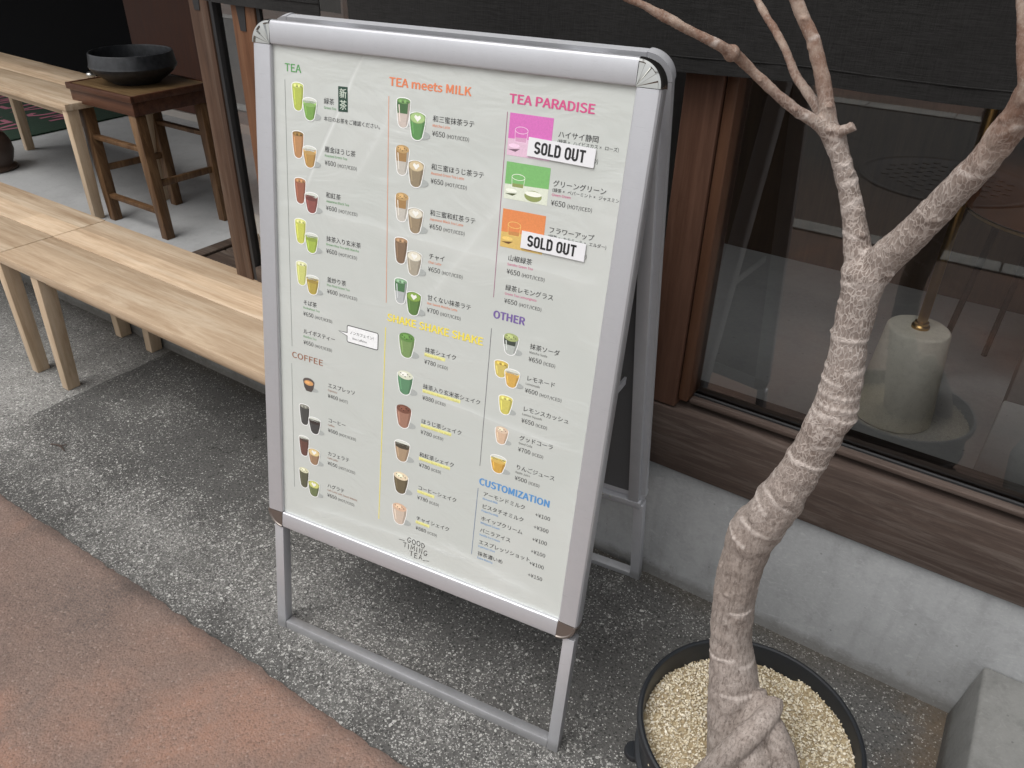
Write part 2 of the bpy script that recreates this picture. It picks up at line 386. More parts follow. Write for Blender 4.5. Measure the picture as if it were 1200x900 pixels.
def m_bark():
    M = Mat('bark', rough=.9, spec=.2); p = M.pos(); z = M.sep(p)[2]
    d = M.n('TexNoise'); M.put(p, d.inputs['Vector']); d.inputs['Scale'].default_value = 90; d.inputs['Detail'].default_value = 3
    def cells(sc, zs, am):
        q = M.n('Mapping'); mv = M.n('VectorMath'); mv.operation = 'MULTIPLY_ADD'; M.put(d.outputs['Color'], mv.inputs[0]); mv.inputs[1].default_value = (am, am, am); M.put(p, mv.inputs[2])
        M.put(mv.outputs[0], q.inputs[0]); q.inputs['Scale'].default_value = (sc, sc, sc*zs)
        return M.vor(q.outputs[0], 1, 'DISTANCE_TO_EDGE', rand=.85)
    e = cells(265, .36, .008); e2 = cells(330, .38, .006)
    big = M.noise(p, 14, 4, .6); fine = M.noise(p, 300, 5, .8); pat = M.noise(p, 45, 4, .65)
    pit = M.ramp(e, [(.05, 0.), (.14, 1.)]); fb = M.noise(M.pos((1, 1, .20)), 340, 5, .75, .4); crack = M.ramp(fb, [(.36, 1.), (.50, 0.)])
    young = M.math('MULTIPLY', M.math('SUBTRACT', z, 1.09), 14, True)
    mid = M.math('MULTIPLY', M.math('SUBTRACT', z, .62), 6, True)            # netted bark on the upper trunk, fissured bark below
    pale = M.ramp(big, [(.3, (.33, .275, .243)), (.7, (.45, .395, .36))])
    brown = M.ramp(pat, [(.3, (.145, .110, .092)), (.7, (.235, .190, .164))])
    low = M.ramp(pat, [(.3, (.27, .225, .198)), (.55, (.335, .288, .258)), (.75, (.41, .36, .328))])
    low = M.mix(M.math('MULTIPLY', crack, .7), low, (.125, .095, .078))
    net = M.mix(M.math('MULTIPLY', pit, M.ramp(pat, [(.25, 1.), (.75, .55)])), pale, brown)
    c = M.mix(mid, low, net)
    at = M.n('Attribute'); at.attribute_name = 'scar'; sc = at.outputs['Fac']
    knuckle = M.math('SUBTRACT', 1, M.math('MULTIPLY', M.math('ABSOLUTE', M.math('SUBTRACT', z, .60)), 9), True)
    c = M.mix(M.math('MULTIPLY', knuckle, .45), c, (.20, .155, .128))
    tw = M.mix(M.ramp(pat, [(.45, 0.), (.62, 1.)]), (.215, .125, .088), (.36, .27, .215))
    c = M.mix(M.math('MULTIPLY', young, .85), c, tw)
    c = M.mix(M.ramp(fine, [(.52, 0.), (.74, .55)]), c, (.52, .47, .43))
    c = M.mix(M.ramp(fine, [(.30, .4), (.44, 0.)]), c, (.13, .10, .085))
    c = M.mix(M.math('MULTIPLY', sc, M.ramp(fine, [(.32, .35), (.62, .95)])), c, (.54, .475, .435))
    M.color(c)
    hgt = M.mix(mid, M.math('SUBTRACT', 1, crack), M.math('SUBTRACT', 1, M.math('MULTIPLY', pit, .9)))
    M.bump(M.math('ADD', M.math('MULTIPLY', M.math('SUBTRACT', 1, young), M.sep(hgt)[0]), M.math('MULTIPLY', fine, .6)), .5, .0016)
    return M.m
def m_gravel():
    M = Mat('gravel', rough=.9, spec=.2); r = M.n('NewGeometry').outputs['Random Per Island']
    c = M.ramp(r, [(0, (.36, .28, .17)), (.14, (.58, .50, .35)), (.5, (.72, .65, .50)), (.84, (.84, .79, .68)), (.93, (.46, .40, .31)), (1, (.26, .20, .13))])
    M.color(M.mix(M.ramp(M.noise(M.pos(), 500, 2), [(.4, 0.), (.8, .4)]), c, (.4, .32, .2)))
    return M.m

ASPH, PAVE, ROAD = m_asphalt(), m_pavement(), m_road()
CONC = m_concrete('wall_concrete', (.255, .260, .262), (.370, .376, .378), 1, .85, .45, .35, .4, .5)
STEPC = m_concrete('step_concrete', (.155, .155, .148), (.24, .24, .23), 1.2, .9, .6, 0, .6, .6)
FLOORC = m_concrete('floor_concrete', (.29, .295, .296), (.40, .405, .406), .7, .55, .06, 0, .3)
BASEC = m_concrete('cast_concrete', (.60, .575, .49), (.78, .75, .66), 3, .8, .2, 0, .4)
BENCHC = m_concrete('bench_concrete', (.46, .48, .48), (.58, .60, .60), 1.4, .75, .1, 0, .25)
KERB = m_concrete('kerb_concrete', (.30, .30, .28), (.42, .41, .39), 1, .9, .3)
OAK = m_wood('pale_oak', (.42, .285, .175), (.69, .53, .37), 'x', worn=(.66, .56, .43), stave=.0838, wear=.5)
OAKZ = m_wood('pale_oak_upright', (.42, .30, .19), (.64, .50, .355), 'z', worn=(.58, .49, .38), wear=.4)
STOOLW = m_wood('stool_wood', (.050, .024, .011), (.150, .078, .034), 'z', worn=(.27, .165, .085), wear=.5, rough=.45)
STOOLX = m_wood('stool_wood_flat', (.085, .050, .022), (.18, .115, .055), 'x', worn=(.25, .17, .09), wear=.4, rough=.4)
STOOLR = m_wood('stool_rim', (.045, .017, .010), (.105, .042, .022), 'x', worn=(.19, .10, .06), wear=.3, rough=.42)
DOORW = m_wood('door_timber', (.045, .024, .016), (.105, .058, .036), 'z', worn=(.17, .125, .095), wear=.45, rough=.6)
DOORX = m_wood('door_timber_rail', (.03, .02, .015), (.075, .05, .036), 'x', worn=(.17, .14, .115), wear=.6, rough=.7)
REDW = m_wood('red_brown_timber', (.10, .042, .02), (.20, .092, .045), 'z', worn=(.26, .16, .10), wear=.3, rough=.55)
JAMBW = m_wood('jamb_timber', (.075, .036, .023), (.130, .066, .043), 'z', worn=(.165, .095, .066), wear=.3, rough=.5)
BEADW = m_wood('bead_timber', (.065, .029, .016), (.115, .054, .030), 'z', worn=(.15, .08, .05), wear=.3, rough=.4)
RAILW = m_wood('weathered_rail', (.046, .031, .025), (.080, .056, .045), 'x', worn=(.175, .145, .125), wear=.42, rough=.85, scale=2.6, bump=.6)
PANELW = m_wood('red_panel', (.045, .013, .006), (.075, .024, .010), 'z', rough=.5, wear=0)
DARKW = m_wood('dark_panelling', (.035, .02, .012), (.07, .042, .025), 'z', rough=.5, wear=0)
GREYW = m_concrete('grey_plaster', (.15, .14, .135), (.2, .19, .18), 1, .9, .1)
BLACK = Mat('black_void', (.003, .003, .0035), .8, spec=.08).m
ALU = m_alu('brushed_aluminium', '#cbccd0', .6)
ALUB = m_alu('inner_aluminium', '#c6c7cb', .4, .5)
CHROME = Mat('chrome', (.50, .50, .48), .08, 1).m
CAPM = m_alu('worn_cap', '#8d857f', .8, .35)
BACKP = Mat('back_sheet', (.11, .112, .116), .5).m
WHITE = Mat('sticker_white', (.80, .80, .82), .35).m
SEAL = Mat('rubber_seal', (.02, .02, .021), .6).m
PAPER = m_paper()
GLASS = m_glass('window_glass'); 
CLOTH, BARK, GRAVEL = m_cloth(), m_bark(), m_gravel()
POTM = Mat('pot_plastic', (.012, .014, .017), .42).m
CERAM = Mat('black_ceramic', (.013, .014, .016), .38)
_n = CERAM.noise(CERAM.pos(obj=True), 60, 4); CERAM.color(CERAM.mix(CERAM.ramp(_n, [(.35, 0.), (.75, 1.)]), (.010, .011, .013), (.030, .032, .036))); CERAM.bump(_n, .1, .001); CERAM = CERAM.m
BRASS = Mat('brass', (.42, .27, .10), .28, 1).m
LEATHER = Mat('brown_leather', (.16, .06, .025), .4).m
BROWNC = Mat('brown_glaze', (.055, .035, .026), .4).m
STEEL = Mat('steel', (.5, .5, .48), .3, 1).m
MATG = Mat('green_pile', (.012, .038, .020), .95)
_n = MATG.noise(MATG.pos(), 500, 2); MATG.color(MATG.mix(_n, (.008, .024, .014), (.02, .05, .028))); MATG.bump(_n, .5, .002); MATG = MATG.m
PINK = Mat('pink_pile', (.30, .10, .14), .95).m
IRON = Mat('cast_iron', (.03, .032, .033), .7).m
CREAM = Mat('skirting', (.35, .32, .29), .7).m

# ------------------------------------------------------------------ setting: ground, street, shop shell
def struct(name, bm, m, **k): return tag(obj(name, bm, m, **k), kind='structure')
def sheet(bm, pts, z):
    bm.faces.new([bm.verts.new((x, y, z)) for x, y in pts])
def wob(x, s=1.0): return .006*noise.noise(Vector((x*9, 1.3, 0))) + .006*noise.noise(Vector((x*31, 7, 0))) + .003*noise.noise(Vector((x*90, 3, 0)))
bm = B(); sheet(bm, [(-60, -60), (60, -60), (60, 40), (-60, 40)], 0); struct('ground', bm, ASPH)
bm = B(); xs = [-9 + i*.012 for i in range(1001)]
top_ = [bm.verts.new((x, .550 + .0205*(x + 1.85) + wob(x), .004)) for x in xs]; low = [bm.verts.new((x, -1.05, .004)) for x in xs]
for i in range(1000): bm.faces.new((low[i], low[i+1], top_[i+1], top_[i]))
struct('pavement', bm, PAVE)
bm = B(); sheet(bm, [(-20, -3.87), (20, -3.87), (20, -1.17), (-20, -1.17)], .004); struct('road', bm, ROAD)
bm = B(); sheet(bm, [(-20, -9), (20, -9), (20, -4.05), (-20, -4.05)], .004); struct('far_pavement', bm, PAVE)
bm = B(); 
for (y0, y1) in ((-1.17, -1.05), (-4.05, -3.87)):
    x = -12
    while x < 12:
        box(bm, (x, y0, -.05), (x + .592, y1, .014), .004); x += .6
struct('kerb', bm, KERB)
t = thing('manhole_cover', 'round dark iron manhole cover in the road, seen mirrored in the shop window', 'manhole cover', (-.4, -2.31, .004))
bm = B(); lathe(bm, [(0, .006), (.40, .006), (.405, .003), (.43, .003), (.435, .008), (.455, .008), (.46, 0)], (-.4, -2.31, .004), 64)
for i in range(-7, 8):
    for j in range(-7, 8):
        if i*i + j*j < 48 and (i + j) % 2 == 0: box(bm, (-.4 + i*.05 - .018, -2.31 + j*.05 - .018, .009), (-.4 + i*.05 + .018, -2.31 + j*.05 + .018, .0135), .002)
obj('lid', bm, IRON, t)

# indoor shell
bm = B(); box(bm, (-10, 1.262, -.05), (3, 6, .15)); struct('floor', bm, FLOORC)
bm = B(); box(bm, (-10, 1.24, -.05), (-1.0, 1.262, .146), .003); struct('floor_edge', bm, STEPC)
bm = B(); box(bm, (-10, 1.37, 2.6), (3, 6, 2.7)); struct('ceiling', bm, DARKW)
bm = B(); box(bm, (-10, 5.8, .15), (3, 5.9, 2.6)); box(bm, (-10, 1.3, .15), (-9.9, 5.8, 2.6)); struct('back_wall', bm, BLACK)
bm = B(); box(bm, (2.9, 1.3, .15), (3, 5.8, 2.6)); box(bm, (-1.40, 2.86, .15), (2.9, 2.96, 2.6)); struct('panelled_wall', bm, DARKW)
bm = B(); box(bm, (-3.905, 2.80, .15), (-1.42, 2.96, 2.6)); box(bm, (-1.20, 1.34, .15), (-1.12, 2.86, 2.6)); struct('plaster_wall_and_light_baffle', bm, GREYW)  # grey wall, plus unseen partition added to keep light from the window room
bm = B(); box(bm, (-12, 1.22, 2.6), (5, 1.36, 4.5)); box(bm, (-12, 1.23, 2.0), (-1.16, 1.36, 2.599)); struct('facade_light_wall', bm, DARKW)  # unseen upper wall, its open and closed stretches shaped for daylight reaching indoors
t = thing('counter', 'red brown panelled counter standing at the back of the dark room', 'counter', (-4.2, 2.9, .15))
bm = B(); box(bm, (-4.52, 2.80, .19), (-3.91, 3.3, 1.35), .004); obj('panel', bm, PANELW, t)
bm = B(); box(bm, (-4.50, 2.79, .15), (-3.91, 3.28, .189)); obj('skirting', bm, CREAM, t)
t = thing('cabinet', 'black cabinet in the dark behind the inside bench', 'cabinet', (-6.5, 3.2, .15))
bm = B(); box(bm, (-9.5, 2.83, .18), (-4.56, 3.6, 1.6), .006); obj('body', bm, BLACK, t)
bm = B(); box(bm, (-9.45, 2.86, .15), (-4.6, 3.55, .18)); obj('plinth', bm, BLACK, t)
t = thing('skirting_board', 'pale skirting board along the grey wall behind the sliding door', 'skirting board', (-2.7, 2.79, .15))
bm = B(); box(bm, (-3.90, 2.786, .15), (-1.45, 2.80, .20), .003); obj('board', bm, CREAM, t)
# timber floor frame next to the sliding door
t = thing('floor_frame', 'low dark timber frame on the concrete floor at the foot of the sliding door', 'floor frame', (-1.9, 1.5, .15))
bm = B(); box(bm, (-2.40, 1.266, .151), (-2.345, 1.80, .185), .004); obj('edge_rail', bm, DOORX, t)
bm = B()
for i in range(6): box(bm, (-2.343 + .0, 1.30 + i*.085, .151), (-1.25, 1.38 + i*.085, .176), .003)
obj('boards', bm, DOORX, t)

# low concrete wall under the window
bm = B(); box(bm, (-1.05, 1.24, -.05), (3, 1.40, .3035), .006, 3)
tag(obj('low_wall', bm, CONC, auto=40), 'low smooth grey concrete wall below the wooden window sill', 'wall')
# concrete step with a sloping side
bm = B(); hexa(bm, [(.170, .3, -.02), (1.6, .3, -.02), (1.6, 1.238, -.02), (.172, 1.238, -.02)], [(.212, .3, .150), (1.6, .3, .150), (1.6, 1.238, .150), (.192, 1.238, .150)], .006)
tag(obj('entrance_step', bm, STEPC, auto=40), 'grey concrete step block with sloping side against the low wall', 'step')

# window
t = thing('shop_window', 'brown timber window with one large pane above the low concrete wall', 'window', (0, 1.26, .305))
bm = B(); hexa(bm, [(-1.0, 1.228, .309), (2.9, 1.228, .309), (2.9, 1.34, .309), (-1.0, 1.34, .309)], [(-1.0, 1.232, .448), (2.9, 1.232, .448), (2.9, 1.34, .466), (-1.0, 1.34, .466)], .004)
obj('bottom_rail', bm, RAILW, t, auto=40)
bm = B(); box(bm, (-1.0, 1.243, .3035), (2.9, 1.33, .309)); obj('shadow_gap', bm, SEAL, t)
bm = B(); box(bm, (-.505, 1.233, .4515), (-.440, 1.31, 1.95), .004); obj('jamb', bm, JAMBW, t, auto=40)
bm = B(); box(bm, (-.4385, 1.238, .468), (-.418, 1.30, 1.95), .004); obj('side_bead', bm, BEADW, t, auto=40)
bm = B(); box(bm, (-.4165, 1.243, .4655), (2.9, 1.262, .474), .002); obj('bottom_bead', bm, RAILW, t, auto=40)
bm = B(); box(bm, (-.4165, 1.263, .466), (2.9, 1.268, .477), .001); obj('seal', bm, SEAL, t)
bm = B(); box(bm, (-.418, 1.270, .467), (2.9, 1.2705, 1.78)); 
bm.free(); bm = B(); bm.faces.new([bm.verts.new(p) for p in [(-.418, 1.272, .467), (2.9, 1.272, .467), (2.9, 1.272, 1.78), (-.418, 1.272, 1.78)]]); obj('window_pane', bm, GLASS, t)
bm = B(); bm.faces.new([bm.verts.new(p) for p in [(-1.0, 1.275, .467), (-.506, 1.275, .467), (-.506, 1.275, 1.78), (-1.0, 1.275, 1.78)]]); obj('side_pane', bm, GLASS, t)

# sliding doors on the left
def sliding_door(name, label, x0, x1, y, m, pull_z, length=.62, th=.032):
    t = thing(name, label, 'sliding door', (x0, y, .15))
    bm = B(); box(bm, (x0, y, .152), (x1, y + th, 1.95), .003); obj('stile', bm, m, t, auto=40)
    bm = B(); box(bm, (x1 + .001, y + .004, .152), (x1 + .012, y + th - .003, 1.95), .001); obj('groove_strip', bm, SEAL, t)
    bm = B(); box(bm, (x1 + .013, y + .002, .152), (x0 + length, y + th - .002, .44), .003); obj('bottom_rail', bm, DOORX, t, auto=40)
    bm = B(); bm.faces.new([bm.verts.new(p) for p in [(x1 + .013, y + th/2, .44), (x0 + length, y + th/2, .44), (x0 + length, y + th/2, 1.95), (x1 + .013, y + th/2, 1.95)]]); obj('door_pane', bm, GLASS, t)
    bm = B(); xc = x0 + (x1 - x0)*.45
    hexa(bm, [(xc - .009, y - .0015, pull_z), (xc + .009, y - .0015, pull_z), (xc + .009, y + .004, pull_z), (xc - .009, y + .004, pull_z)],
         [(xc - .015, y - .0015, pull_z + .06), (xc + .015, y - .0015, pull_z + .06), (xc + .015, y + .004, pull_z + .06), (xc - .015, y + .004, pull_z + .06)])
    obj('door_pull', bm, SEAL, t)
sliding_door('sliding_door', 'dark weathered sliding door stile at the left edge of the doorway, bench in front', -1.706, -1.640, 1.215, DOORW, 1.052)
sliding_door('sliding_door', 'reddish brown sliding door half hidden by the menu board frame', -1.537, -1.462, 1.196, REDW, 1.026, .45, .017)
# grey timber post behind the gap between the curtains
bm = B(); box(bm, (-1.27, 1.262, .15), (-1.13, 1.31, 1.95), .003)
tag(obj('timber_post', bm, GREYW), 'plain grey post seen through the gap between the dark curtains', 'post')

# noren curtains
def noren(label, x0, x1, zl, zr, y, seed):
    bm = B(); nx, nz = int((x1 - x0)/.02), 34; g = []
    for j in range(nz + 1):
        row = []
        for i in range(nx + 1):
            u, v = i/nx, j/nz; x = x0 + (x1 - x0)*u; zb = zl + (zr - zl)*u + .006*noise.noise(Vector((x*5, seed, 0)))
            z = zb + (1.80 - zb)*v
            yy = y + (1 - v)*(.010*math.sin(x*7 + seed) + .010*noise.noise(Vector((x*6, z*2, seed)))) + .0015*noise.noise(Vector((x*40, z*40, seed)))
            row.append(bm.verts.new((x, yy, z)))
        g.append(row)
    for j in range(nz):
        for i in range(nx): bm.faces.new((g[j][i], g[j][i+1], g[j+1][i+1], g[j+1][i]))
    bm.normal_update()
    ge = bmesh.ops.solidify(bm, geom=bm.faces[:], thickness=.0025)
    t = thing('noren_curtain', label, 'curtain', ((x0 + x1)/2, y, 1.8))
    obj('cloth', bm, CLOTH, t, auto=40)
    bm = B()
    for yy, s in ((y - .003, -1),):
        pts = []
        for i in range(nx + 1):
            u = i/nx; x = x0 + (x1 - x0)*u; zb = zl + (zr - zl)*u + .006*noise.noise(Vector((x*5, seed, 0))); v = .02/(1.80 - zb)
            yc = y + (1 - v)*(.010*math.sin(x*7 + seed) + .010*noise.noise(Vector((x*6, (zb + .02)*2, seed))))
            pts.append((x, yc - .0005, zb + .022, .0009))
        tube(bm, pts, .02, 6)
    obj('hem_stitch', bm, CLOTH, t, smooth=True)
noren('dark charcoal linen curtain, the short length at the left of the gap', -1.62, -1.245, 1.078, 1.078, 1.185, 1)
noren('long dark charcoal linen curtain hanging in front of the shop window', -1.172, 1.6, 1.050, 1.112, 1.18, 5)

# ------------------------------------------------------------------ furniture in front of and inside the shop
def bench_tree(name, label, loc, L, D, H, li=.0, ri=.0, group=None, rz=0):
    t = thing(name, label, 'bench', loc, rz, group)
    half = D/2
    for k, (a, b) in enumerate(((0, half - .0008), (half + .0008, D))):
        bm = B(); box(bm, (0, a, H - .025), (L, b, H), .0025); obj('seat_plank', bm, OAK, t, local=True, auto=40)
    bm = B(); box(bm, (li + .040, .022, H - .050), (L - ri - .042, .042, H - .0255), .0015); box(bm, (li + .040, D - .042, H - .050), (L - ri - .042, D - .022, H - .0255), .0015)
    obj('apron', bm, OAK, t, local=True, auto=40)
    for xx, s in ((li + .002, -1), (L - ri - .040, 1)):
        for yy in (.004, D - .049):
            z1 = H - .0255; q = xx - (.03 if s < 0 and li > .1 else 0)
            bm = B(); hexa(bm, [(q, yy + .002, 0), (q + .032, yy + .002, 0), (q + .032, yy + .041, 0), (q, yy + .041, 0)],
                           [(xx, yy, z1), (xx + .036, yy, z1), (xx + .036, yy + .045, z1), (xx, yy + .045, z1)], .002)
            obj('leg', bm, OAKZ, t, local=True, auto=40)
    return t
bench_tree('wooden_bench', 'long pale oak bench on the asphalt running behind the menu board', (-2.352, .905, .0), 1.27, .335, .40, .155, .10, 'oak benches')
bench_tree('wooden_bench', 'pale oak bench outside at the left edge, butted end to end with the long bench', (-3.640, .907, .0), 1.285, .335, .40, .155, .0, 'oak benches')
bench_tree('wooden_bench', 'greyer oak bench inside the doorway next to the dark stool', (-4.30, 1.620, .15), 1.262, .350, .445, .05, .0, 'oak benches', R(-2.6))

# stool with four splayed legs and stretchers
t = thing('wooden_stool', 'old dark wooden stool with bowl on top beside the inside bench', 'stool', (-2.9, 1.78, .15))
TZ = .655
cr = dict(F=(-2.713, 1.632), L=(-3.098, 1.632), K=(-3.098, 1.955), Q=(-2.713, 1.955))
bm = B(); box(bm, (-3.105, 1.626, TZ - .014), (-2.706, 1.962, TZ), .004); obj('seat', bm, STOOLX, t, auto=40)
bm = B()
for a, b in (((-3.100, 1.630, TZ - .068), (-2.711, 1.650, TZ - .0145)), ((-3.100, 1.938, TZ - .068), (-2.711, 1.958, TZ - .0145)), ((-3.100, 1.6505, TZ - .068), (-3.080, 1.9375, TZ - .0145)), ((-2.731, 1.6505, TZ - .068), (-2.711, 1.9375, TZ - .0145))):
    box(bm, a, b, .002)
obj('apron', bm, STOOLR, t, auto=40)
bm = B()
for a, b in (((-3.109, 1.622, TZ - .020), (-2.702, 1.634, TZ + .003)), ((-3.109, 1.954, TZ - .020), (-2.702, 1.966, TZ + .003)), ((-3.109, 1.6345, TZ - .020), (-3.097, 1.9535, TZ + .003)), ((-2.714, 1.6345, TZ - .020), (-2.702, 1.9535, TZ + .003))):
    box(bm, a, b, .002)
obj('rim', bm, STOOLR, t, auto=40)
legs = {'F': ((-2.738, 1.655, TZ - .069), (-2.655, 1.622, .15)), 'L': ((-3.070, 1.655, TZ - .069), (-2.995, 1.625, .15)), 'K': ((-3.070, 1.930, TZ - .069), (-2.960, 1.880, .15)), 'Q': ((-2.738, 1.930, TZ - .069), (-2.650, 1.880, .15))}
for k, (a, b) in legs.items():
    bm = B(); a, b = Vector(a), Vector(b)
    c = lambda p, w: [p + Vector((-w, -w, 0)), p + Vector((w, -w, 0)), p + Vector((w, w, 0)), p + Vector((-w, w, 0))]
    hexa(bm, c(b, .0175), c(a, .0215), .002); obj('leg', bm, STOOLW, t, auto=40)
def on(k, z):
    a, b = Vector(legs[k][0]), Vector(legs[k][1]); return b + (a - b)*((z - b.z)/(a.z - b.z))
for k, l, z in (('L', 'F', .465), ('L', 'F', .245), ('F', 'Q', .345), ('K', 'Q', .47), ('L', 'K', .345)):
    bm = B(); bar(bm, on(k, z), on(l, z), .016, .024, .002); obj('stretcher', bm, STOOLW, t, auto=40)

t = thing('ceramic_bowl', 'wide matt black ceramic bowl on the dark wooden stool', 'bowl', (-2.925, 1.80, TZ))
bm = B(); pr = [(0, .004), (.07, .004), (.075, 0), (.085, 0), (.088, .004), (.115, .022), (.142, .044), (.153, .060), (.155, .066), (.152, .074), (.1475, .112), (.1455, .116), (.142, .116), (.1405, .112), (.145, .072), (.143, .064), (.11, .032), (.07, .018), (0, .016)]; pr = [(r, z*.93) for r, z in pr]
lathe(bm, pr, (-2.925, 1.80, TZ + .002), 64); obj('body', bm, CERAM, t, auto=35)

t = thing('metal_knob', 'small round metal knob lying on the inside bench behind the stool', 'knob', (-3.37, 1.875, .595))
bm = B(); lathe(bm, [(0, .0), (.014, .0), (.014, .005), (.009, .007), (.016, .012), (.0185, .019), (.016, .026), (.009, .031), (0, .032)], (-3.37, 1.875, .5965), 24); obj('body', bm, STEEL, t, smooth=True)

t = thing('brown_vase', 'brown glazed pot standing on the floor under the inside bench at the left edge', 'vase', (-4.03, 1.66, .15))
bm = B(); lathe(bm, [(0, 0), (.105, 0), (.108, .006), (.098, .016), (.088, .022), (.098, .045), (.108, .080), (.106, .115), (.09, .150), (.07, .17), (.072, .185), (.066, .185), (.063, .168), (0, .02)], (-4.035, 1.668, .152), 40); obj('body', bm, BROWNC, t, smooth=True)

# strokes: flat ribbons
def ribbon(bm, pts, w, fn, closed=False, mat=0, cap=True):
    """flat ribbon along 2-D points; fn maps (x, y) to 3-D"""
    P = [Vector(p) for p in pts]; n = len(P); Lf, Rt = [], []
    for i in range(n):
        a = P[i-1] if (i > 0 or closed) else None; b = P[(i+1) % n] if (i < n - 1 or closed) else None
        d1 = (P[i] - a).normalized() if a is not None else None; d2 = (b - P[i]).normalized() if b is not None else None
        d1 = d1 or d2; d2 = d2 or d1
        nn = (Vector((-d1.y, d1.x)) + Vector((-d2.y, d2.x))); nn = nn.normalized() if nn.length > 1e-6 else Vector((-d1.y, d1.x))
        k = 1/max(.45, nn.dot(Vector((-d1.y, d1.x))))
        Lf.append(bm.verts.new(fn(*(P[i] + nn*w/2*k)))); Rt.append(bm.verts.new(fn(*(P[i] - nn*w/2*k))))
    for i in range(n if closed else n - 1):
        j = (i + 1) % n
        f = bm.faces.new((Lf[i], Rt[i], Rt[j], Lf[j])); f.material_index = mat
def arc(cx, cy, rx, ry, a0, a1, n=8): return [(cx + rx*math.cos(R(a0 + (a1 - a0)*i/n)), cy + ry*math.sin(R(a0 + (a1 - a0)*i/n))) for i in range(n + 1)]

# green mat with pink lettering strokes
t = thing('floor_mat', 'dark green floor mat with faded pink lettering under the inside bench', 'mat', (-4.95, 1.95, .15))
bm = B(); hexa(bm, [(-5.6, 1.30, .151), (-4.40, 1.30, .151), (-4.46, 2.66, .151), (-5.6, 2.70, .151)], [(-5.6, 1.30, .160), (-4.40, 1.30, .160), (-4.46, 2.66, .160), (-5.6, 2.70, .160)], .003); obj('pile', bm, MATG, t, auto=40)
bm = B(); rr = random.Random(3)
for r_ in range(3):
    y = 1.62 + r_*.33
    for k in range(6):
        x = -4.60 - r_*.02 - k*.155
        q = lambda a, b: (x - a*.8, y + b*.95, .1615)
        w = .034
        sh = [[(0, 0), (0, .2), (.07, .08), (.12, .2), (.12, 0)], arc(.06, .1, .055, .1, 40, 330), [(0, .2), (.06, 0), (.12, .2)], [(.11, .19), (0, .19), (0, .01), (.11, .01)]][(k + r_*2) % 4]
        ribbon(bm, sh, w, q)
for f in bm.faces:
    if f.normal.z < 0: f.normal_flip()
obj('lettering', bm, PINK, t)

# things behind the window: pedestal table base, seat, concrete bench
t = thing('pedestal_table', 'table pedestal of pale cast concrete with a brass pole, behind the window', 'table', (-.123, 1.98, .15))
bm = B(); n0 = len(bm.verts)
lathe(bm, [(0, .0), (.0935, .0), (.096, .004), (.0945, .02), (.0735, .248), (.070, .253), (.066, .2545), (0, .2545)], (-.123, 1.985, .151), 64)
for v in bm.verts: v.co += Vector((.0012*noise.noise(v.co*30), .0012*noise.noise(v.co*30 + Vector((5, 0, 0))), 0))
obj('concrete_base', bm, BASEC, t, auto=35)
bm = B(); lathe(bm, [(0, .0), (.021, .0), (.021, .006), (.0165, .010), (.0165, .016), (0, .017)], (-.121, 1.985, .4057), 32); obj('collar', bm, BRASS, t, auto=35)
bm = B(); lathe(bm, [(.0118, .0), (.0118, .92), (0, .92)], (-.121, 1.985, .415), 32); obj('pole', bm, BRASS, t, auto=35)
bm = B(); lathe(bm, [(.0, .0), (.30, 0), (.305, .005), (.305, .025), (.30, .03), (0, .03)], (-.121, 1.985, 1.336), 48); obj('table_top', bm, DARKW, t, auto=35)

t = thing('upholstered_stool', 'brown leather seat on a dark base, in the shade behind the window', 'stool', (.10, 2.30, .15))
bm = B(); lathe(bm, [(0, .50), (.235, .50), (.245, .505), (.248, .53), (.245, .60), (.235, .618), (.20, .628), (0, .632)], (.10, 2.30, .15), 48); obj('seat', bm, LEATHER, t, auto=50)
bm = B(); lathe(bm, [(0, .492), (.238, .492), (.240, .499), (0, .499)], (.10, 2.30, .15), 48); obj('seat_ring', bm, BRASS, t, auto=35)
for k in range(4):
    an = R(20 + 90*k); bm = B(); tube(bm, [(.10 + .19*math.cos(an), 2.30 + .19*math.sin(an), .151, .008), (.10 + .15*math.cos(an), 2.30 + .15*math.sin(an), .641, .009)], .1, 12); obj('leg', bm, BLACK, t, auto=40)
t = thing('black_bag', 'black soft bag on the leather seat behind the window, under the curtain edge', 'bag', (.05, 2.30, .782))
bm = B()
g = bmesh.ops.create_uvsphere(bm, u_segments=24, v_segments=14, radius=1)
for v in bm.verts:
    c = v.co; c.x = math.copysign(abs(c.x)**.7, c.x)*.13; c.y = math.copysign(abs(c.y)**.7, c.y)*.09; c.z = math.copysign(abs(c.z)**.75, c.z)*.13
    c += Vector((.06, 2.30, .912)) + Vector((1, 1, 1))*.008*noise.noise(c*18)
obj('body', bm, BLACK, t, smooth=True)
bm = B(); tube(bm, [(-.02, 2.30, 1.02, .007), (-.01, 2.30, 1.12, .007), (.06, 2.30, 1.16, .007), (.13, 2.30, 1.12, .007), (.14, 2.30, 1.02, .007)], .02, 10); obj('handle', bm, BLACK, t, smooth=True)

t = thing('concrete_bench', 'pale grey concrete bench block with upright back in the right of the window', 'bench', (.4, 1.6, .15))
bm = B(); hexa(bm, [(.072, 1.30, .151), (1.4, 1.30, .151), (1.4, 1.75, .151), (.098, 1.75, .151)], [(.062, 1.30, .40), (1.4, 1.30, .40), (1.4, 1.75, .40), (.089, 1.75, .40)], .005); obj('seat', bm, BENCHC, t, auto=40)
bm = B(); hexa(bm, [(.098, 1.752, .151), (1.4, 1.752, .151), (1.4, 1.88, .151), (.098, 1.88, .151)], [(.085, 1.752, .84), (1.4, 1.752, .84), (1.4, 1.88, .84), (.085, 1.88, .84)], .005); obj('back', bm, GREYW, t, auto=40)

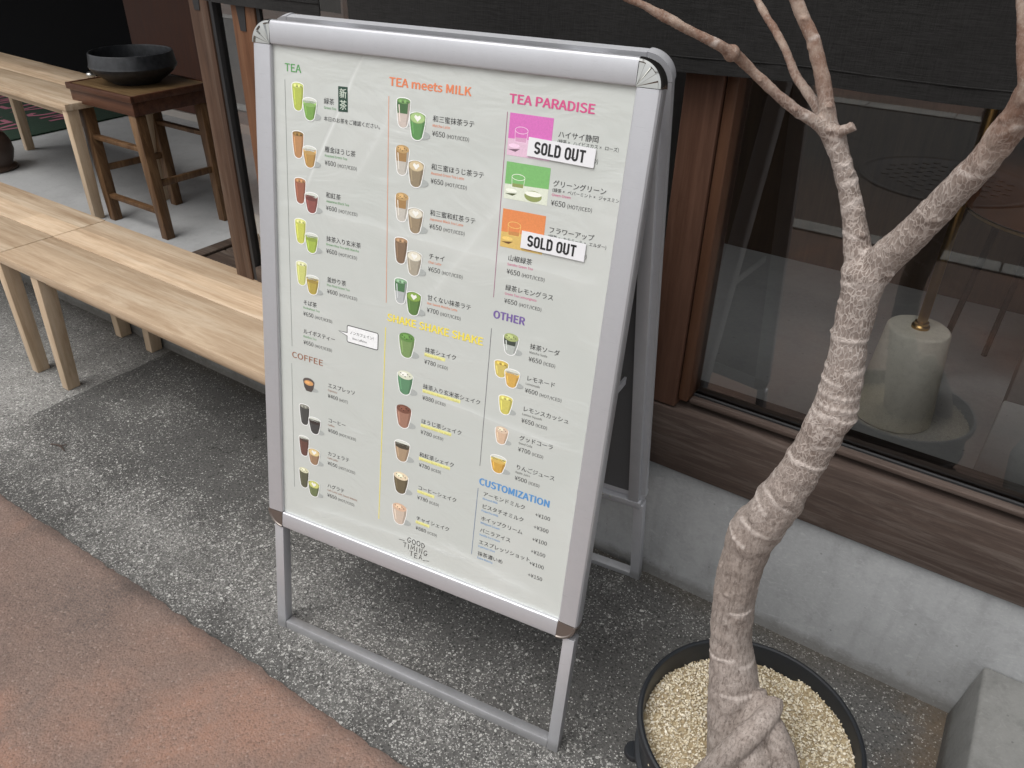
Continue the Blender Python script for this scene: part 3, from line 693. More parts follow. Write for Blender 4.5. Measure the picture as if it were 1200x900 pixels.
t = thing('dry_twig', 'tiny dry twig lying on the asphalt left of the menu board', 'twig', (-1.93, .78, 0))
bm = B(); tube(bm, [(-1.975, .735, .003, .0022), (-1.945, .742, .005, .0026), (-1.915, .738, .004, .0018)], .004, 8, .0008, 200); tube(bm, [(-1.945, .742, .005, .0018), (-1.935, .757, .005, .0012)], .004, 6); obj('stem', bm, BROWNC, t, smooth=True)

# ------------------------------------------------------------------ A-frame menu board
PSI, TH, HB, HH = 0.136264, 0.166330, 0.281331, 0.824328
board = thing('menu_board', 'silver A-frame cafe menu board with printed drinks poster standing on the asphalt', 'menu board', (-1.015952, .660712, 0), PSI)
def front(u, v, w): return Vector((u, v*math.sin(TH) - w*math.cos(TH), v*math.cos(TH) + w*math.sin(TH)))
TH2, DB = .21, .49
def back(u, v, w): return Vector((u - .005, DB - v*math.sin(TH2) + w*math.cos(TH2), v*math.cos(TH2) + w*math.sin(TH2)))
U0, U1, V0, V1 = .032, .606, HB, HB + HH
RW, RD = .0340, .019           # rail width, depth
PROF = [(0, -RD), (0, -.0022), (.0012, -.0008), (.0040, 0), (.0250, .0012), (.0300, .0006), (.0325, -.0016), (.0338, -.0055), (.0340, -.0100), (.0340, -RD)]
def rail(fn, p, q, inward):
    """extrude the snap profile from p to q; inward = direction from rail towards the opening (in u, v)"""
    bm = B(); rings = []
    for a in (p, q):
        rings.append([bm.verts.new(fn(a[0] - inward[0]*s, a[1] - inward[1]*s, w)) for s, w in PROF])
    n = len(PROF)
    for i in range(n): bm.faces.new((rings[0][i], rings[0][(i+1) % n], rings[1][(i+1) % n], rings[1][i]))
    bm.faces.new(rings[0][::-1]); bm.faces.new(rings[1]); bmesh.ops.recalc_face_normals(bm, faces=bm.faces[:])
    return bm
def cap(fn, c, sx, sy, kind):
    """rounded corner piece: quarter fan with raised facets"""
    bm = B(); n = 24; r = RW + .0006; hub = bm.verts.new(fn(c[0], c[1], .0006)); mid, rim, low = [], [], []
    for i in range(n + 1):
        a = math.pi/2*i/n; ca, sa = math.cos(a)*sx, math.sin(a)*sy
        up = (.0021 if (i//5) % 2 else -.0009) if kind == 'fan' else .0006
        mid.append(bm.verts.new(fn(c[0] + ca*r*.80, c[1] + sa*r*.80, .0012 + up)))
        rim.append([bm.verts.new(fn(c[0] + ca*r*k, c[1] + sa*r*k, w)) for k, w in ((.84, .0030), (.92, .0024), (.98, -.0010), (1.0, -.006), (1.0, -RD))])
    for i in range(n):
        bm.faces.new((hub, mid[i], mid[i+1]))
        bm.faces.new((mid[i], rim[i][0], rim[i+1][0], mid[i+1]))
        for k in range(4): bm.faces.new((rim[i][k], rim[i][k+1], rim[i+1][k+1], rim[i+1][k]))
    lo = bm.verts.new(fn(c[0], c[1], -RD))
    for i in range(n): bm.faces.new((lo, rim[i+1][4], rim[i][4]))
    bm.faces.new((hub, lo, rim[0][4], rim[0][3], rim[0][2], rim[0][1], rim[0][0], mid[0])); bm.faces.new((hub, mid[n], *rim[n], lo))
    bmesh.ops.recalc_face_normals(bm, faces=bm.faces[:])
    return bm
G = .0004
def panel(fn, alu, is_front, vtop, legs_len):
    v0, v1 = (V0, V1) if is_front else (V0 + .012, V1 + .012)
    for p, q, d in (((U0, v1), (U1, v1), (0, -1)), ((U0, v0), (U1, v0), (0, 1)), ((U0, v0), (U0, v1), (1, 0)), ((U1, v0), (U1, v1), (-1, 0))):
        e = .0008
        if d[0]: p, q = (p[0], p[1] + e), (q[0], q[1] - e)
        else: p, q = (p[0] + e, p[1]), (q[0] - e, q[1])
        obj('frame_rail', rail(fn, p, q, d), alu, board, local=True, auto=14)
    for c, sx, sy, k, m in (((U0, v1), -1, 1, 'fan', CHROME), ((U1, v1), 1, 1, 'fan', CHROME), ((U0, v0), -1, -1, 'plain', CAPM), ((U1, v0), 1, -1, 'plain', CAPM)):
        obj('corner_cap', cap(fn, c, sx, sy, k), m if is_front else alu, board, local=True, auto=30)
    # legs and foot bar of square tube
    lw, ld = .0205, .019
    for a in (.0105, .6175 - .0105 + .0105):
        bm = B(); box(bm, (a, 0, -.0235), (a + lw, v0 - RW + .004, -.0025), .0012, fn=fn); obj('leg', bm, alu, board, local=True, auto=30)
    bm = B(); box(bm, (.0105 + lw + G, .0005, -.0225), (.6175 - G, .0185, -.0035), .0012, fn=fn); obj('foot_bar', bm, alu, board, local=True, auto=30)
panel(front, ALU, True, None, None)
panel(back, ALUB, False, None, None)
bm = B(); box(bm, (U0 - .004, V0 - .004, -.0160), (U1 + .004, V1 + .004, -.0090), 0, fn=front); obj('backing_sheet', bm, BACKP, board, local=True)
bm = B(); box(bm, (U0 - .004, V0 + .008, -.0185), (U1 + .004, V1 + .016, -.0090), 0, fn=back); obj('backing_sheet', bm, BACKP, board, local=True)
bm = B(); box(bm, (.004, V0 - .020, -.031), (.6335, V0 - .002, -.0192), .001, fn=back); obj('cross_rail', bm, ALUB, board, local=True, auto=30)
for k in (.555, .572):
    bm = B(); c = back(k, V0 - .006, -.0312)
    bmesh.ops.create_uvsphere(bm, u_segments=10, v_segments=6, radius=.0032, matrix=Matrix.Translation(c)); obj('rivet', bm, STEEL, board, local=True, smooth=True)
for a in (.012, .6085):
    bm = B(); box(bm, (a, V0, -.0305), (a + .021, V1 - .02, -.0190), .001, fn=back); obj('side_stiffener', bm, ALUB, board, local=True, auto=30)
# folding stay between the two panels and the top hinge
for uu in (.595,):
    bm = B(); a = front(uu, .62, -.022); b = back(uu, .60, -.032); bar(bm, a, b, .004, .014); obj('folding_stay', bm, ALUB, board, local=True)
for uu in (.12, .52):
    bm = B(); a = front(uu, V1 + .020, -.019); b = back(uu, V1 + .030, -.019)
    hexa(bm, [a + Vector((-.03, 0, -.004)), a + Vector((.03, 0, -.004)), b + Vector((.03, 0, -.004)), b + Vector((-.03, 0, -.004))], [a + Vector((-.03, 0, 0)), a + Vector((.03, 0, 0)), b + Vector((.03, 0, 0)), b + Vector((-.03, 0, 0))]); obj('hinge', bm, ALUB, board, local=True)
# foot pads under the legs
for fn in (front, back):
    for a in (.0215, .6275):
        bm = B(); c = fn(a, .0, -.013); box(bm, (c.x - .0085, c.y - .009, .0), (c.x + .0085, c.y + .009, .0055), .001); obj('foot_pad', bm, SEAL, board, local=True)

# ---- poster and its printing (millimetres from the opening's top left corner)
def pp(layer):
    w = -.0072 + layer*.00020
    return lambda x, y: front(U0 + x/1000, V1 - y/1000, w)
bm = B(); nu, nv = 2, 2
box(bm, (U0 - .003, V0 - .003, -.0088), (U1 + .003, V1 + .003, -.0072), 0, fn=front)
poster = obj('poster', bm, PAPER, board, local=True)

GLYPH = {}
LETTERS = 'ABCDEFGHIJKLMNOPQRSTUVWXYZabcdefghijklmnopqrstuvwxyz0123456789¥()/+.!'
# letter outlines: advance width, then closed outlines as x, y, x, y ... in thousandths of the type size
OUTLINES = [
[581,[[4,0,93,0,160,214,416,214,483,0,577,0,339,700,241,700],[182,284,217,392,286,628,290,628,361,392,394,284]]],
[627,[[96,0,319,0,457,23,550,91,584,205,566,287,516,343,442,372,442,377,498,410,532,463,544,529,513,628,429,683,304,700,96,700],[184,403,184,630,292,630,384,619,439,583,457,518,440,456,386,417,288,403],[184,71,184,334,307,334,411,321,475,279,498,208,475,131,410,85,307,71]]],
[609,[[360,-12,444,-1,515,33,575,88,526,144,479,102,426,74,364,65,248,100,173,199,146,352,174,503,251,601,367,635,422,627,470,604,510,569,558,626,509,669,444,700,366,712,206,669,96,544,55,350,96,155,203,31]]],
[657,[[96,0,275,0,453,42,563,163,601,352,563,542,452,660,271,700,96,700],[184,73,184,628,264,628,401,596,483,503,510,352,483,201,401,106,264,73]]],
[562,[[96,0,510,0,510,75,184,75,184,330,450,330,450,406,184,406,184,626,499,626,499,700,96,700]]],
[527,[[96,0,184,0,184,314,452,314,452,389,184,389,184,626,499,626,499,700,96,700]]],
[658,[[371,-12,459,-2,532,27,587,69,587,363,357,363,357,289,506,289,506,106,472,84,429,70,380,65,253,100,173,199,146,352,175,503,256,601,379,635,441,626,491,602,530,569,578,626,529,667,463,699,376,712,211,669,97,544,55,350,96,155,208,31]]],
[695,[[96,0,184,0,184,330,511,330,511,0,600,0,600,700,511,700,511,407,184,407,184,700,96,700]]],
[280,[[96,0,184,0,184,700,96,700]]],
[511,[[226,-12,337,17,400,95,419,205,419,700,330,700,330,214,318,128,280,80,218,65,171,73,131,99,96,144,33,98,82,37,146,0]]],
[617,[[96,0,184,0,184,222,305,365,515,0,613,0,360,435,580,700,479,700,186,349,184,349,184,700,96,700]]],
[519,[[96,0,491,0,491,75,184,75,184,700,96,700]]],
[775,[[96,0,176,0,176,388,164,594,168,594,224,435,357,71,416,71,548,435,605,594,608,594,597,388,597,0,679,0,679,700,573,700,439,326,391,180,387,180,336,326,202,700,96,700]]],
[690,[[96,0,180,0,180,368,169,586,173,586,248,442,503,0,594,0,594,700,510,700,510,336,512,262,517,187,522,115,518,115,442,259,186,700,96,700]]],
[709,[[354,-12,510,32,615,158,653,352,615,545,510,669,354,712,199,669,94,545,55,352,94,158,199,32],[354,65,244,101,172,200,146,352,172,503,244,601,354,635,464,601,537,503,562,352,537,200,464,101]]],
[605,[[96,0,184,0,184,279,300,279,435,302,525,373,558,495,525,616,433,681,296,700,96,700],[184,350,184,628,285,628,387,616,449,575,470,495,450,413,390,366,288,350]]],
[709,[[354,61,244,97,172,198,146,352,172,503,244,601,354,635,464,601,537,503,562,352,537,198,464,97],[568,-176,608,-174,642,-168,668,-159,651,-92,631,-97,607,-101,578,-102,507,-92,448,-60,406,-9,536,52,622,175,653,352,615,545,510,669,354,712,199,669,94,545,55,352,88,172,177,48,311,-10,367,-95,453,-154]]],
[606,[[184,368,184,628,302,628,395,617,452,577,472,504,452,428,395,383,302,368],[480,0,580,0,402,307,485,344,540,409,560,504,528,619,442,682,315,700,96,700,96,0,184,0,184,297,310,297]]],
[569,[[290,-12,417,14,499,85,528,186,509,273,457,332,384,373,285,416,230,442,186,478,168,534,184,588,230,623,299,635,360,627,412,605,458,570,504,626,448,671,378,701,299,712,185,688,107,623,78,527,101,441,155,384,221,348,321,304,381,274,423,237,438,179,421,119,371,79,291,65,220,76,154,106,98,152,46,91,114,36,196,0]]],
[572,[[242,0,330,0,330,626,542,626,542,700,30,700,30,626,242,626]]],
[689,[[345,-12,473,16,562,111,596,288,596,700,511,700,511,286,488,154,429,85,345,65,262,85,203,154,181,286,181,700,94,700,94,288,127,111,216,16]]],
[549,[[224,0,327,0,549,700,459,700,347,321,279,90,275,90,207,321,94,700,1,700]]],
[838,[[173,0,278,0,382,422,417,582,421,582,456,422,562,0,668,0,813,700,729,700,653,319,615,92,609,92,560,319,462,700,381,700,285,319,235,92,231,92,189,319,116,700,25,700]]],
[547,[[16,0,110,0,210,189,266,303,270,303,330,189,435,0,532,0,327,357,518,700,425,700,331,521,282,418,278,418,223,521,127,700,30,700,221,362]]],
[507,[[209,0,297,0,297,271,508,700,416,700,327,502,256,349,252,349,183,502,93,700,-1,700,209,271]]],
[576,[[48,0,531,0,531,75,157,75,526,647,526,700,81,700,81,626,417,626,48,53]]],
[538,[[207,-12,269,-2,327,25,379,62,382,62,390,0,461,0,461,319,443,431,385,505,282,532,202,521,133,495,78,464,112,404,157,431,209,451,267,459,333,440,366,392,374,329,194,292,90,229,56,135,76,55,129,5],[232,58,185,66,153,93,140,140,162,199,236,243,374,270,374,126,326,89,280,66]]],
[590,[[316,-12,427,21,509,116,541,267,518,407,448,499,335,532,278,522,223,496,172,459,176,552,176,760,88,760,88,0,158,0,165,53,169,53,216,18,267,-4],[302,61,264,66,221,83,176,115,176,388,223,426,269,450,313,458,393,434,437,368,451,266,431,156,379,86]]],
[487,[[292,-12,353,-4,410,18,460,53,422,112,387,86,346,67,300,60,216,85,160,154,139,259,161,364,218,433,303,458,341,453,375,437,406,414,450,471,410,501,360,523,299,532,175,500,85,406,50,259,82,112,168,20]]],
[592,[[265,-12,324,-2,377,24,422,61,425,61,433,0,504,0,504,760,416,760,416,561,421,472,376,504,330,525,275,532,164,498,82,404,51,259,77,112,151,19],[284,61,206,85,157,153,140,260,161,364,215,433,290,458,333,453,374,435,416,404,416,132,373,92,330,69]]],
[529,[[298,-12,363,-5,419,13,468,40,437,98,398,76,355,62,308,57,220,80,161,142,136,239,485,239,489,288,465,417,394,502,282,532,169,499,84,405,50,259,83,113,172,20],[135,301,162,388,215,443,284,462,353,444,397,389,413,301]]],
[310,[[32,448,102,448,102,0,189,0,189,448,299,448,299,519,189,519,189,601,197,657,221,691,263,703,282,701,301,696,321,689,340,756,314,765,285,770,253,773,168,752,118,693,102,602,102,519,32,514]]],
[539,[[263,-239,402,-214,493,-149,525,-59,505,11,445,51,345,64,243,64,188,71,160,91,152,120,156,146,168,165,185,182,210,173,236,166,262,164,358,186,426,249,452,345,446,387,432,423,410,452,516,452,516,519,335,519,315,525,290,530,262,532,165,509,95,445,68,347,78,289,103,241,136,207,136,203,108,179,87,147,78,107,84,70,101,42,125,22,125,17,84,-16,58,-56,49,-100,76,-176,151,-223],[262,223,207,239,167,281,152,347,167,412,206,453,262,468,318,453,358,412,372,347,357,281,317,239],[275,-179,194,-167,143,-136,125,-88,130,-58,147,-28,178,0,244,-8,334,-8,392,-14,427,-35,439,-74,419,-125,362,-163]]],
[580,[[88,0,176,0,176,376,223,420,268,447,317,456,373,441,405,396,415,317,415,0,502,0,502,329,485,440,433,508,344,532,278,520,222,489,172,445,176,552,176,760,88,760]]],
[263,[[88,0,176,0,176,519,88,519],[132,626,162,633,183,653,190,684,183,713,162,733,132,740,102,733,82,713,74,684,82,653,102,633]]],
[263,[[33,-231,116,-210,162,-151,176,-59,176,519,89,519,89,-59,84,-114,64,-149,25,-161,-25,-152,-42,-218,-21,-225,4,-229],[132,626,162,633,182,653,190,684,182,713,162,733,132,740,101,733,81,713,74,684,81,653,101,633]]],
[527,[[88,0,174,0,174,137,271,250,423,0,518,0,322,309,495,519,397,519,178,245,174,245,174,760,88,760]]],
[271,[[180,-12,230,-5,218,62,200,60,187,64,179,76,176,97,176,760,88,760,88,103,97,40,127,1]]],
[884,[[88,0,176,0,176,376,221,421,265,447,306,456,360,441,392,396,402,317,402,0,489,0,489,376,536,421,579,447,620,456,674,441,706,396,716,317,716,0,803,0,803,329,786,440,734,508,647,532,586,519,529,484,475,433,446,486,399,520,331,532,272,520,218,488,170,443,168,443,159,519,88,519]]],
[583,[[88,0,176,0,176,376,223,420,268,447,317,456,373,441,405,396,415,317,415,0,502,0,502,329,485,440,433,508,344,532,278,520,221,488,170,443,168,443,159,519,88,519]]],
[579,[[289,-12,408,20,495,112,529,259,495,406,408,500,289,532,171,500,84,406,50,259,84,112,171,20],[289,60,211,85,158,154,139,259,158,364,211,433,289,458,368,433,421,364,440,259,421,154,368,85]]],
[592,[[88,-219,176,-219,176,-43,173,48,220,15,269,-6,316,-12,427,21,509,116,541,267,518,407,448,499,335,532,276,522,220,495,170,458,168,458,159,519,88,519],[302,61,264,66,221,83,176,115,176,388,224,426,270,450,313,458,393,434,437,368,451,266,431,156,379,86]]],
[592,[[416,-219,504,-219,504,519,435,519,426,470,424,470,379,504,331,525,275,532,164,498,82,404,51,259,77,112,151,19,265,-12,323,-3,375,23,421,60,416,-34],[284,61,206,85,157,153,140,260,161,364,215,433,290,458,333,453,374,435,416,404,416,132,373,92,330,69]]],
[371,[[88,0,176,0,176,333,215,404,260,442,306,454,356,445,372,520,356,527,338,531,317,532,262,519,212,481,170,424,168,424,159,519,88,519]]],
[447,[[223,-12,327,9,390,64,412,141,388,220,328,267,254,299,199,321,158,349,142,389,153,426,184,454,239,464,282,458,320,442,356,418,398,473,353,502,299,524,238,532,141,512,80,459,59,385,82,312,139,266,210,235,266,212,311,181,329,137,317,96,283,66,226,55,169,63,119,85,73,117,31,59,86,22,152,-3]]],
[360,[[250,-12,283,-10,316,-3,347,7,329,73,311,65,290,60,270,58,223,70,197,104,190,158,190,448,331,448,331,519,190,519,190,665,117,665,108,519,26,514,26,448,103,448,103,160,117,69,163,9]]],
[580,[[240,-12,305,-1,360,32,411,81,414,81,420,0,493,0,493,519,406,519,406,151,359,101,315,72,265,63,210,77,178,122,168,201,168,519,80,519,80,190,97,79,150,11]]],
[498,[[200,0,302,0,485,519,399,519,301,223,253,71,248,71,201,223,103,519,12,519]]],
[766,[[170,0,271,0,345,278,380,429,385,429,420,280,495,0,601,0,741,519,657,519,582,219,550,74,545,74,509,219,428,519,343,519,262,219,227,74,223,74,192,219,115,519,26,519]]],
[476,[[14,0,106,0,176,121,228,214,233,214,289,121,366,0,461,0,290,262,448,519,357,519,293,405,247,318,243,318,192,405,122,519,28,519,185,270]]],
[498,[[96,-223,184,-199,247,-135,290,-44,485,519,400,519,307,231,265,84,260,84,208,231,103,519,12,519,221,-1,209,-40,182,-98,144,-137,93,-152,53,-143,35,-213,53,-219,74,-222]]],
[454,[[33,0,426,0,426,71,143,71,417,472,417,519,63,519,63,448,307,448,33,47]]],
[530,[[265,-12,381,28,456,149,483,352,456,554,381,673,265,712,150,673,74,554,48,352,74,149,150,28],[265,58,196,89,149,185,132,352,149,519,196,614,265,644,335,614,382,519,399,352,382,185,335,89]]],
[530,[[84,0,468,0,468,73,328,73,328,700,261,700,220,680,172,663,116,650,116,595,241,595,241,73,84,73]]],
[530,[[42,0,482,0,482,75,288,75,174,69,318,220,414,366,449,507,424,616,353,687,244,712,164,700,97,664,38,610,89,561,131,602,180,631,234,642,306,624,349,575,363,503,329,375,223,227,42,52]]],
[530,[[251,-12,365,12,446,80,477,187,456,272,403,331,329,365,329,370,394,406,437,462,453,538,426,632,354,692,248,712,174,701,110,672,53,629,100,574,143,609,192,633,245,642,309,628,349,589,364,531,346,463,285,415,170,397,170,330,299,313,367,264,388,190,370,121,320,76,245,60,175,72,118,101,73,140,28,84,82,37,155,1]]],
[530,[[325,0,407,0,407,193,500,193,500,263,407,263,407,700,310,700,19,250,19,193,325,193],[325,263,110,263,269,501,326,605,329,605,325,477]]],
[530,[[250,-12,362,16,446,97,479,227,450,354,374,427,268,451,229,447,195,438,163,423,181,626,445,626,445,700,105,700,82,373,129,344,167,366,203,380,245,385,322,366,372,311,391,225,370,137,317,80,242,60,170,71,114,100,70,138,26,80,81,35,154,1]]],
[530,[[287,-12,388,16,461,96,489,215,465,337,397,410,294,435,238,424,184,396,136,350,162,522,227,614,316,641,358,634,396,616,427,587,477,641,433,678,378,703,312,712,185,675,90,554,53,334,84,142,167,26],[138,281,185,333,234,361,280,370,350,350,392,297,406,215,390,131,348,76,287,56,212,82,161,158]]],
[530,[[189,0,280,0,302,243,361,447,485,647,485,700,47,700,47,626,387,626,277,437,215,238]]],
[530,[[267,-12,382,12,458,76,486,168,469,251,426,310,369,352,369,357,411,399,446,457,461,526,438,622,372,687,269,711,171,688,103,626,77,533,91,466,125,413,172,371,172,368,110,323,63,258,44,174,73,78,152,12],[315,380,237,416,179,464,157,533,171,592,211,631,268,646,332,629,373,585,387,521,379,471,355,424],[268,53,193,69,141,115,121,181,134,244,168,298,218,340,310,299,377,248,403,171,386,109,339,68]]],
[530,[[224,-12,348,26,442,152,478,380,447,565,364,676,243,712,142,684,70,605,42,485,66,364,133,290,235,265,293,276,348,306,396,350,368,179,305,87,222,60,177,67,137,85,103,114,55,59,100,22,155,-3],[395,424,347,370,298,340,249,330,180,350,138,403,124,485,140,569,182,625,244,645,320,619,371,545]]],
[530,[[222,0,308,0,308,170,482,170,482,220,308,220,308,288,482,288,482,339,329,339,505,681,416,681,333,498,268,353,264,353,200,498,117,681,25,681,199,339,49,339,49,288,222,288,222,220,49,220,49,170,222,170]]],
[323,[[228,-187,282,-163,214,-20,174,136,160,297,174,457,214,612,282,756,228,781,153,634,105,474,88,297,105,119,153,-40]]],
[323,[[95,-187,170,-40,218,119,235,297,218,474,170,634,95,781,40,756,109,612,150,457,163,297,150,136,109,-20,40,-163]]],
[374,[[11,-171,74,-171,360,758,297,758]]],
[530,[[230,111,300,111,300,320,495,320,495,385,300,385,300,594,230,594,230,385,36,385,36,320,230,320]]],
[265,[[133,-12,164,-4,187,19,196,53,187,89,164,112,133,120,101,112,78,89,70,53,78,19,101,-4]]],
[308,[[124,211,184,211,196,616,198,715,110,715,112,616],[154,-12,186,-4,208,19,217,53,208,89,186,112,154,120,122,112,99,89,91,53,99,19,122,-4]]]]
for ch, (adv_, outs_) in zip(LETTERS, OUTLINES):
    GLYPH[ch] = (adv_/1000, [[(v[i]/1000, v[i+1]/1000) for i in range(0, len(v), 2)] for v in outs_])
tmp = bpy.data.collections.new('type'); COL.children.link(tmp)
_ob = {}
def _curve(ch):
    c = bpy.data.curves.new('g', 'CURVE'); c.dimensions = '2D'; c.fill_mode = 'BOTH'
    for pl in GLYPH[ch][1]:
        sp = c.splines.new('POLY'); sp.points.add(len(pl) - 1); sp.use_cyclic_u = True
        for p, (x, y) in zip(sp.points, pl): p.co = (x, y, 0, 1)
    return c
def _font(s):
    c = bpy.data.curves.new('g', 'FONT'); c.body = s; c.size = 1; c.resolution_u = 2; return c

SMALL = '#5b5b55'; INK = '#2b2b2d'
GREEN, ORANGE, YELL, PINKC, PURP, BLUE, BROWN = '#4fa24e', '#ee7f42', '#f5e000', '#de3f88', '#7a5fa8', '#4f97d6', '#a06a4c'
IC = ' (HOT/ICED)'
ENT = []       # (part name, [(text, u, v baseline, em, colour, weight, fit width)])
def entry(u, v, name, eng, price, ecol, kind=IC, sub=None, em=9.6):
    L = [(name, u, v + 8.6, em, INK, .35, None)]
    d = 0
    if sub: L.append((sub, u, v + 16.2, 5.9, INK, .15, None)); d = 6.0
    if eng: L.append((eng, u, v + 16.0 + d, 5.0, ecol, .2, None))
    if price:
        L.append((price, u, v + 28.6 + d, 10.2, INK, .3, None))
        L.append((kind, u + 5.41*len(price) + .5, v + 28.6 + d, 7.2, INK, .1, None))
    ENT.append(('menu_entry', L))
def head(text, u, v0, width, col, cap=11.0, wt=1.35):
    ENT.append(('heading', [(text, u, v0 + cap, cap/.70, col, wt, width)]))
head('TEA', 21.5, 24.5, 31, GREEN, 11, .7); head('COFFEE', 24.5, 489.5, 68, BROWN, 10.5, .7)
head('TEA meets MILK', 209.5, 25.5, 133, ORANGE); head('SHAKE SHAKE SHAKE', 218.5, 375.8, 173.5, YELL, 12, 1.5)
head('TEA PARADISE', 400.5, 27, 122.5, PINKC, 11.5, 1.5); head('OTHER', 404.5, 328.5, 52, PURP, 11.5, 1.6); head('CUSTOMIZATION', 405.5, 613.5, 126, BLUE, 12, 1.6)
ENT.append(('menu_entry', [('緑茶', 94.6, 73.6, 9.6, INK, .35, None), ('Green Tea', 94.6, 81.2, 5.0, GREEN, .2, None), ('本日のお茶をご確認ください。', 94.4, 98.0, 7.6, INK, .3, None)]))
for u, v, a, b, c in ((95.9, 134.7, '雁金ほうじ茶', 'Roasted Green Tea', '¥600'), (98.1, 203.6, '和紅茶', 'Japanese Black Tea', '¥600'), (98.8, 272.3, '抹茶入り玄米茶', 'Brown Rice Tea with Matcha', '¥600'),
                      (100.2, 339.5, '釜炒り茶', 'Pan Fired Green Tea', '¥600'), (50.8, 389.2, 'そば茶', 'Buckwheat Tea', '¥650'), (50.4, 440.8, 'ルイボスティー', 'Rooibos Tea', '¥650')):
    entry(u, v, a, b, c, GREEN)
entry(102, 527.5, 'エスプレッソ', 'Espresso', '¥400', BROWN, ' (HOT)'); entry(102.2, 594.3, 'コーヒー', 'Coffee', '¥600', BROWN)
entry(101.6, 660.8, 'カフェラテ', 'Cafe Latte', '¥650', BROWN); entry(100.8, 727.6, 'ハグラテ', 'Cafe Latte with Sweet Matcha', '¥650', BROWN)
for v, a, b, c in ((67.5, '和三蜜抹茶ラテ', 'Matcha Latte', '¥650'), (133.3, '和三蜜ほうじ茶ラテ', 'Roasted Green Tea Latte', '¥650'), (199, '和三蜜和紅茶ラテ', 'Japanese Black Tea Latte', '¥650'), (263.8, 'チャイ', 'Chai Latte', '¥650'), (328.5, '甘くない抹茶ラテ', 'Not Sweet Matcha Latte', '¥700')):
    entry(284 + (v - 67.5)*.025, v, a, b, c, ORANGE)
for v, a, b, c in ((414.5, '抹茶シェイク', 'Matcha Shake', '¥780'), (477.5, '抹茶入り玄米茶シェイク', 'Brown Rice Matcha Tea Shake', '¥880'), (539.8, 'ほうじ茶シェイク', 'Roasted Green Tea Shake', '¥780'), (602, '和紅茶シェイク', 'Japanese Black Tea Shake', '¥780'), (665.8, 'コーヒーシェイク', 'Coffee Shake', '¥780'), (727.3, 'チャイシェイク', 'Chai Shake', '¥880')):
    entry(291, v, a, b, c, '#cfc65a', ' (ICED)')
entry(475.6, 64, 'ハイサイ静岡', None, '¥650', PINKC, IC, '(緑茶 × ハイビスカス × ローズ)')
entry(476.2, 127.4, 'グリーングリーン', 'Green Green', '¥650', PINKC, IC, '(緑茶 × ペパーミント × ジャスミン)')
entry(477.4, 190.3, 'フラワーアップ', None, '¥650', PINKC, IC, '(緑茶 × カモミール × エルダー)')
entry(419.8, 240.8, '山椒緑茶', 'Sansho Green Tea', '¥650', PINKC); entry(420, 284.8, '緑茶レモングラス', 'Green Tea Lemongrass', '¥650', PINKC)
for v, a, b, c, k in ((364.5, '抹茶ソーダ', 'Matcha Soda', '¥650', ' (ICED)'), (415.2, 'レモネード', 'Lemonade', '¥600', IC), (466, 'レモンスカッシュ', 'Lemon Squash', '¥650', ' (ICED)'), (516, 'グッドコーラ', 'Good Cola', '¥700', ' (ICED)'), (567.5, 'りんごジュース', 'Apple Juice', '¥500', ' (ICED)')):
    entry(468.5 - (v - 364)*.008, v, a, b, c, SMALL, k)
for i, (a, b, c) in enumerate((('アーモンドミルク', 'Almond Milk', '+¥100'), ('ピスタチオミルク', 'Pistachio Milk', '+¥300'), ('ホイップクリーム', 'Whipped Cream', '+¥100'), ('バニラアイス', 'Vanilla Ice Cream', '+¥100'), ('エスプレッソショット', 'Espresso Shot', '+¥100'), ('抹茶濃いめ', 'Extra Matcha', '+¥150'))):
    v = 635.5 + i*23.3
    ENT.append(('menu_entry', [(a, 414.4, v + 8.4, 9.6, INK, .35, None), (b, 414.4, v + 15.5, 5.0, BLUE, .2, None)]))
    ENT.append(('price_tag', [(c, 508.6, v + 13.6, 10.0, INK, .3, None)]))

def runs(s):
    out = []
    for ch in s:
        lat = ch in GLYPH or ch in ' '
        if out and out[-1][0] == lat: out[-1][1] += ch
        else: out.append([lat, ch])
    return out
# gather every glyph once, evaluate in one go
need = set()
for _, L in ENT:
    for t_ in L:
        for lat, s in runs(t_[0]):
            need.update(s if lat else [s])
need |= {'新', '茶', '三', '三三三三', 'ノンカフェイン', 'Non-Caffeine'[0]}
need.update('NonCaffeine!')
need.discard(' ')
for s in need:
    d = _curve(s) if s in GLYPH else _font(s)
    o = bpy.data.objects.new('g', d); tmp.objects.link(o); _ob[s] = o
bpy.context.view_layer.update(); dg = bpy.context.evaluated_depsgraph_get()
GEO = {}
for s, o in _ob.items():
    ev = o.evaluated_get(dg); me = ev.to_mesh()
    GEO[s] = ([(v.co.x, v.co.y) for v in me.vertices], [tuple(p.vertices) for p in me.polygons]); ev.to_mesh_clear()
for o in _ob.values():
    d = o.data; bpy.data.objects.remove(o); bpy.data.curves.remove(d)
COL.children.unlink(tmp); bpy.data.collections.remove(tmp)
_w = lambda s: (min(v[0] for v in GEO[s][0]), max(v[0] for v in GEO[s][0]))
CJK = ((_w('三三三三')[1] - _w('三三三三')[0]) - (_w('三')[1] - _w('三')[0]))/3   # advance of one full-width character at size 1

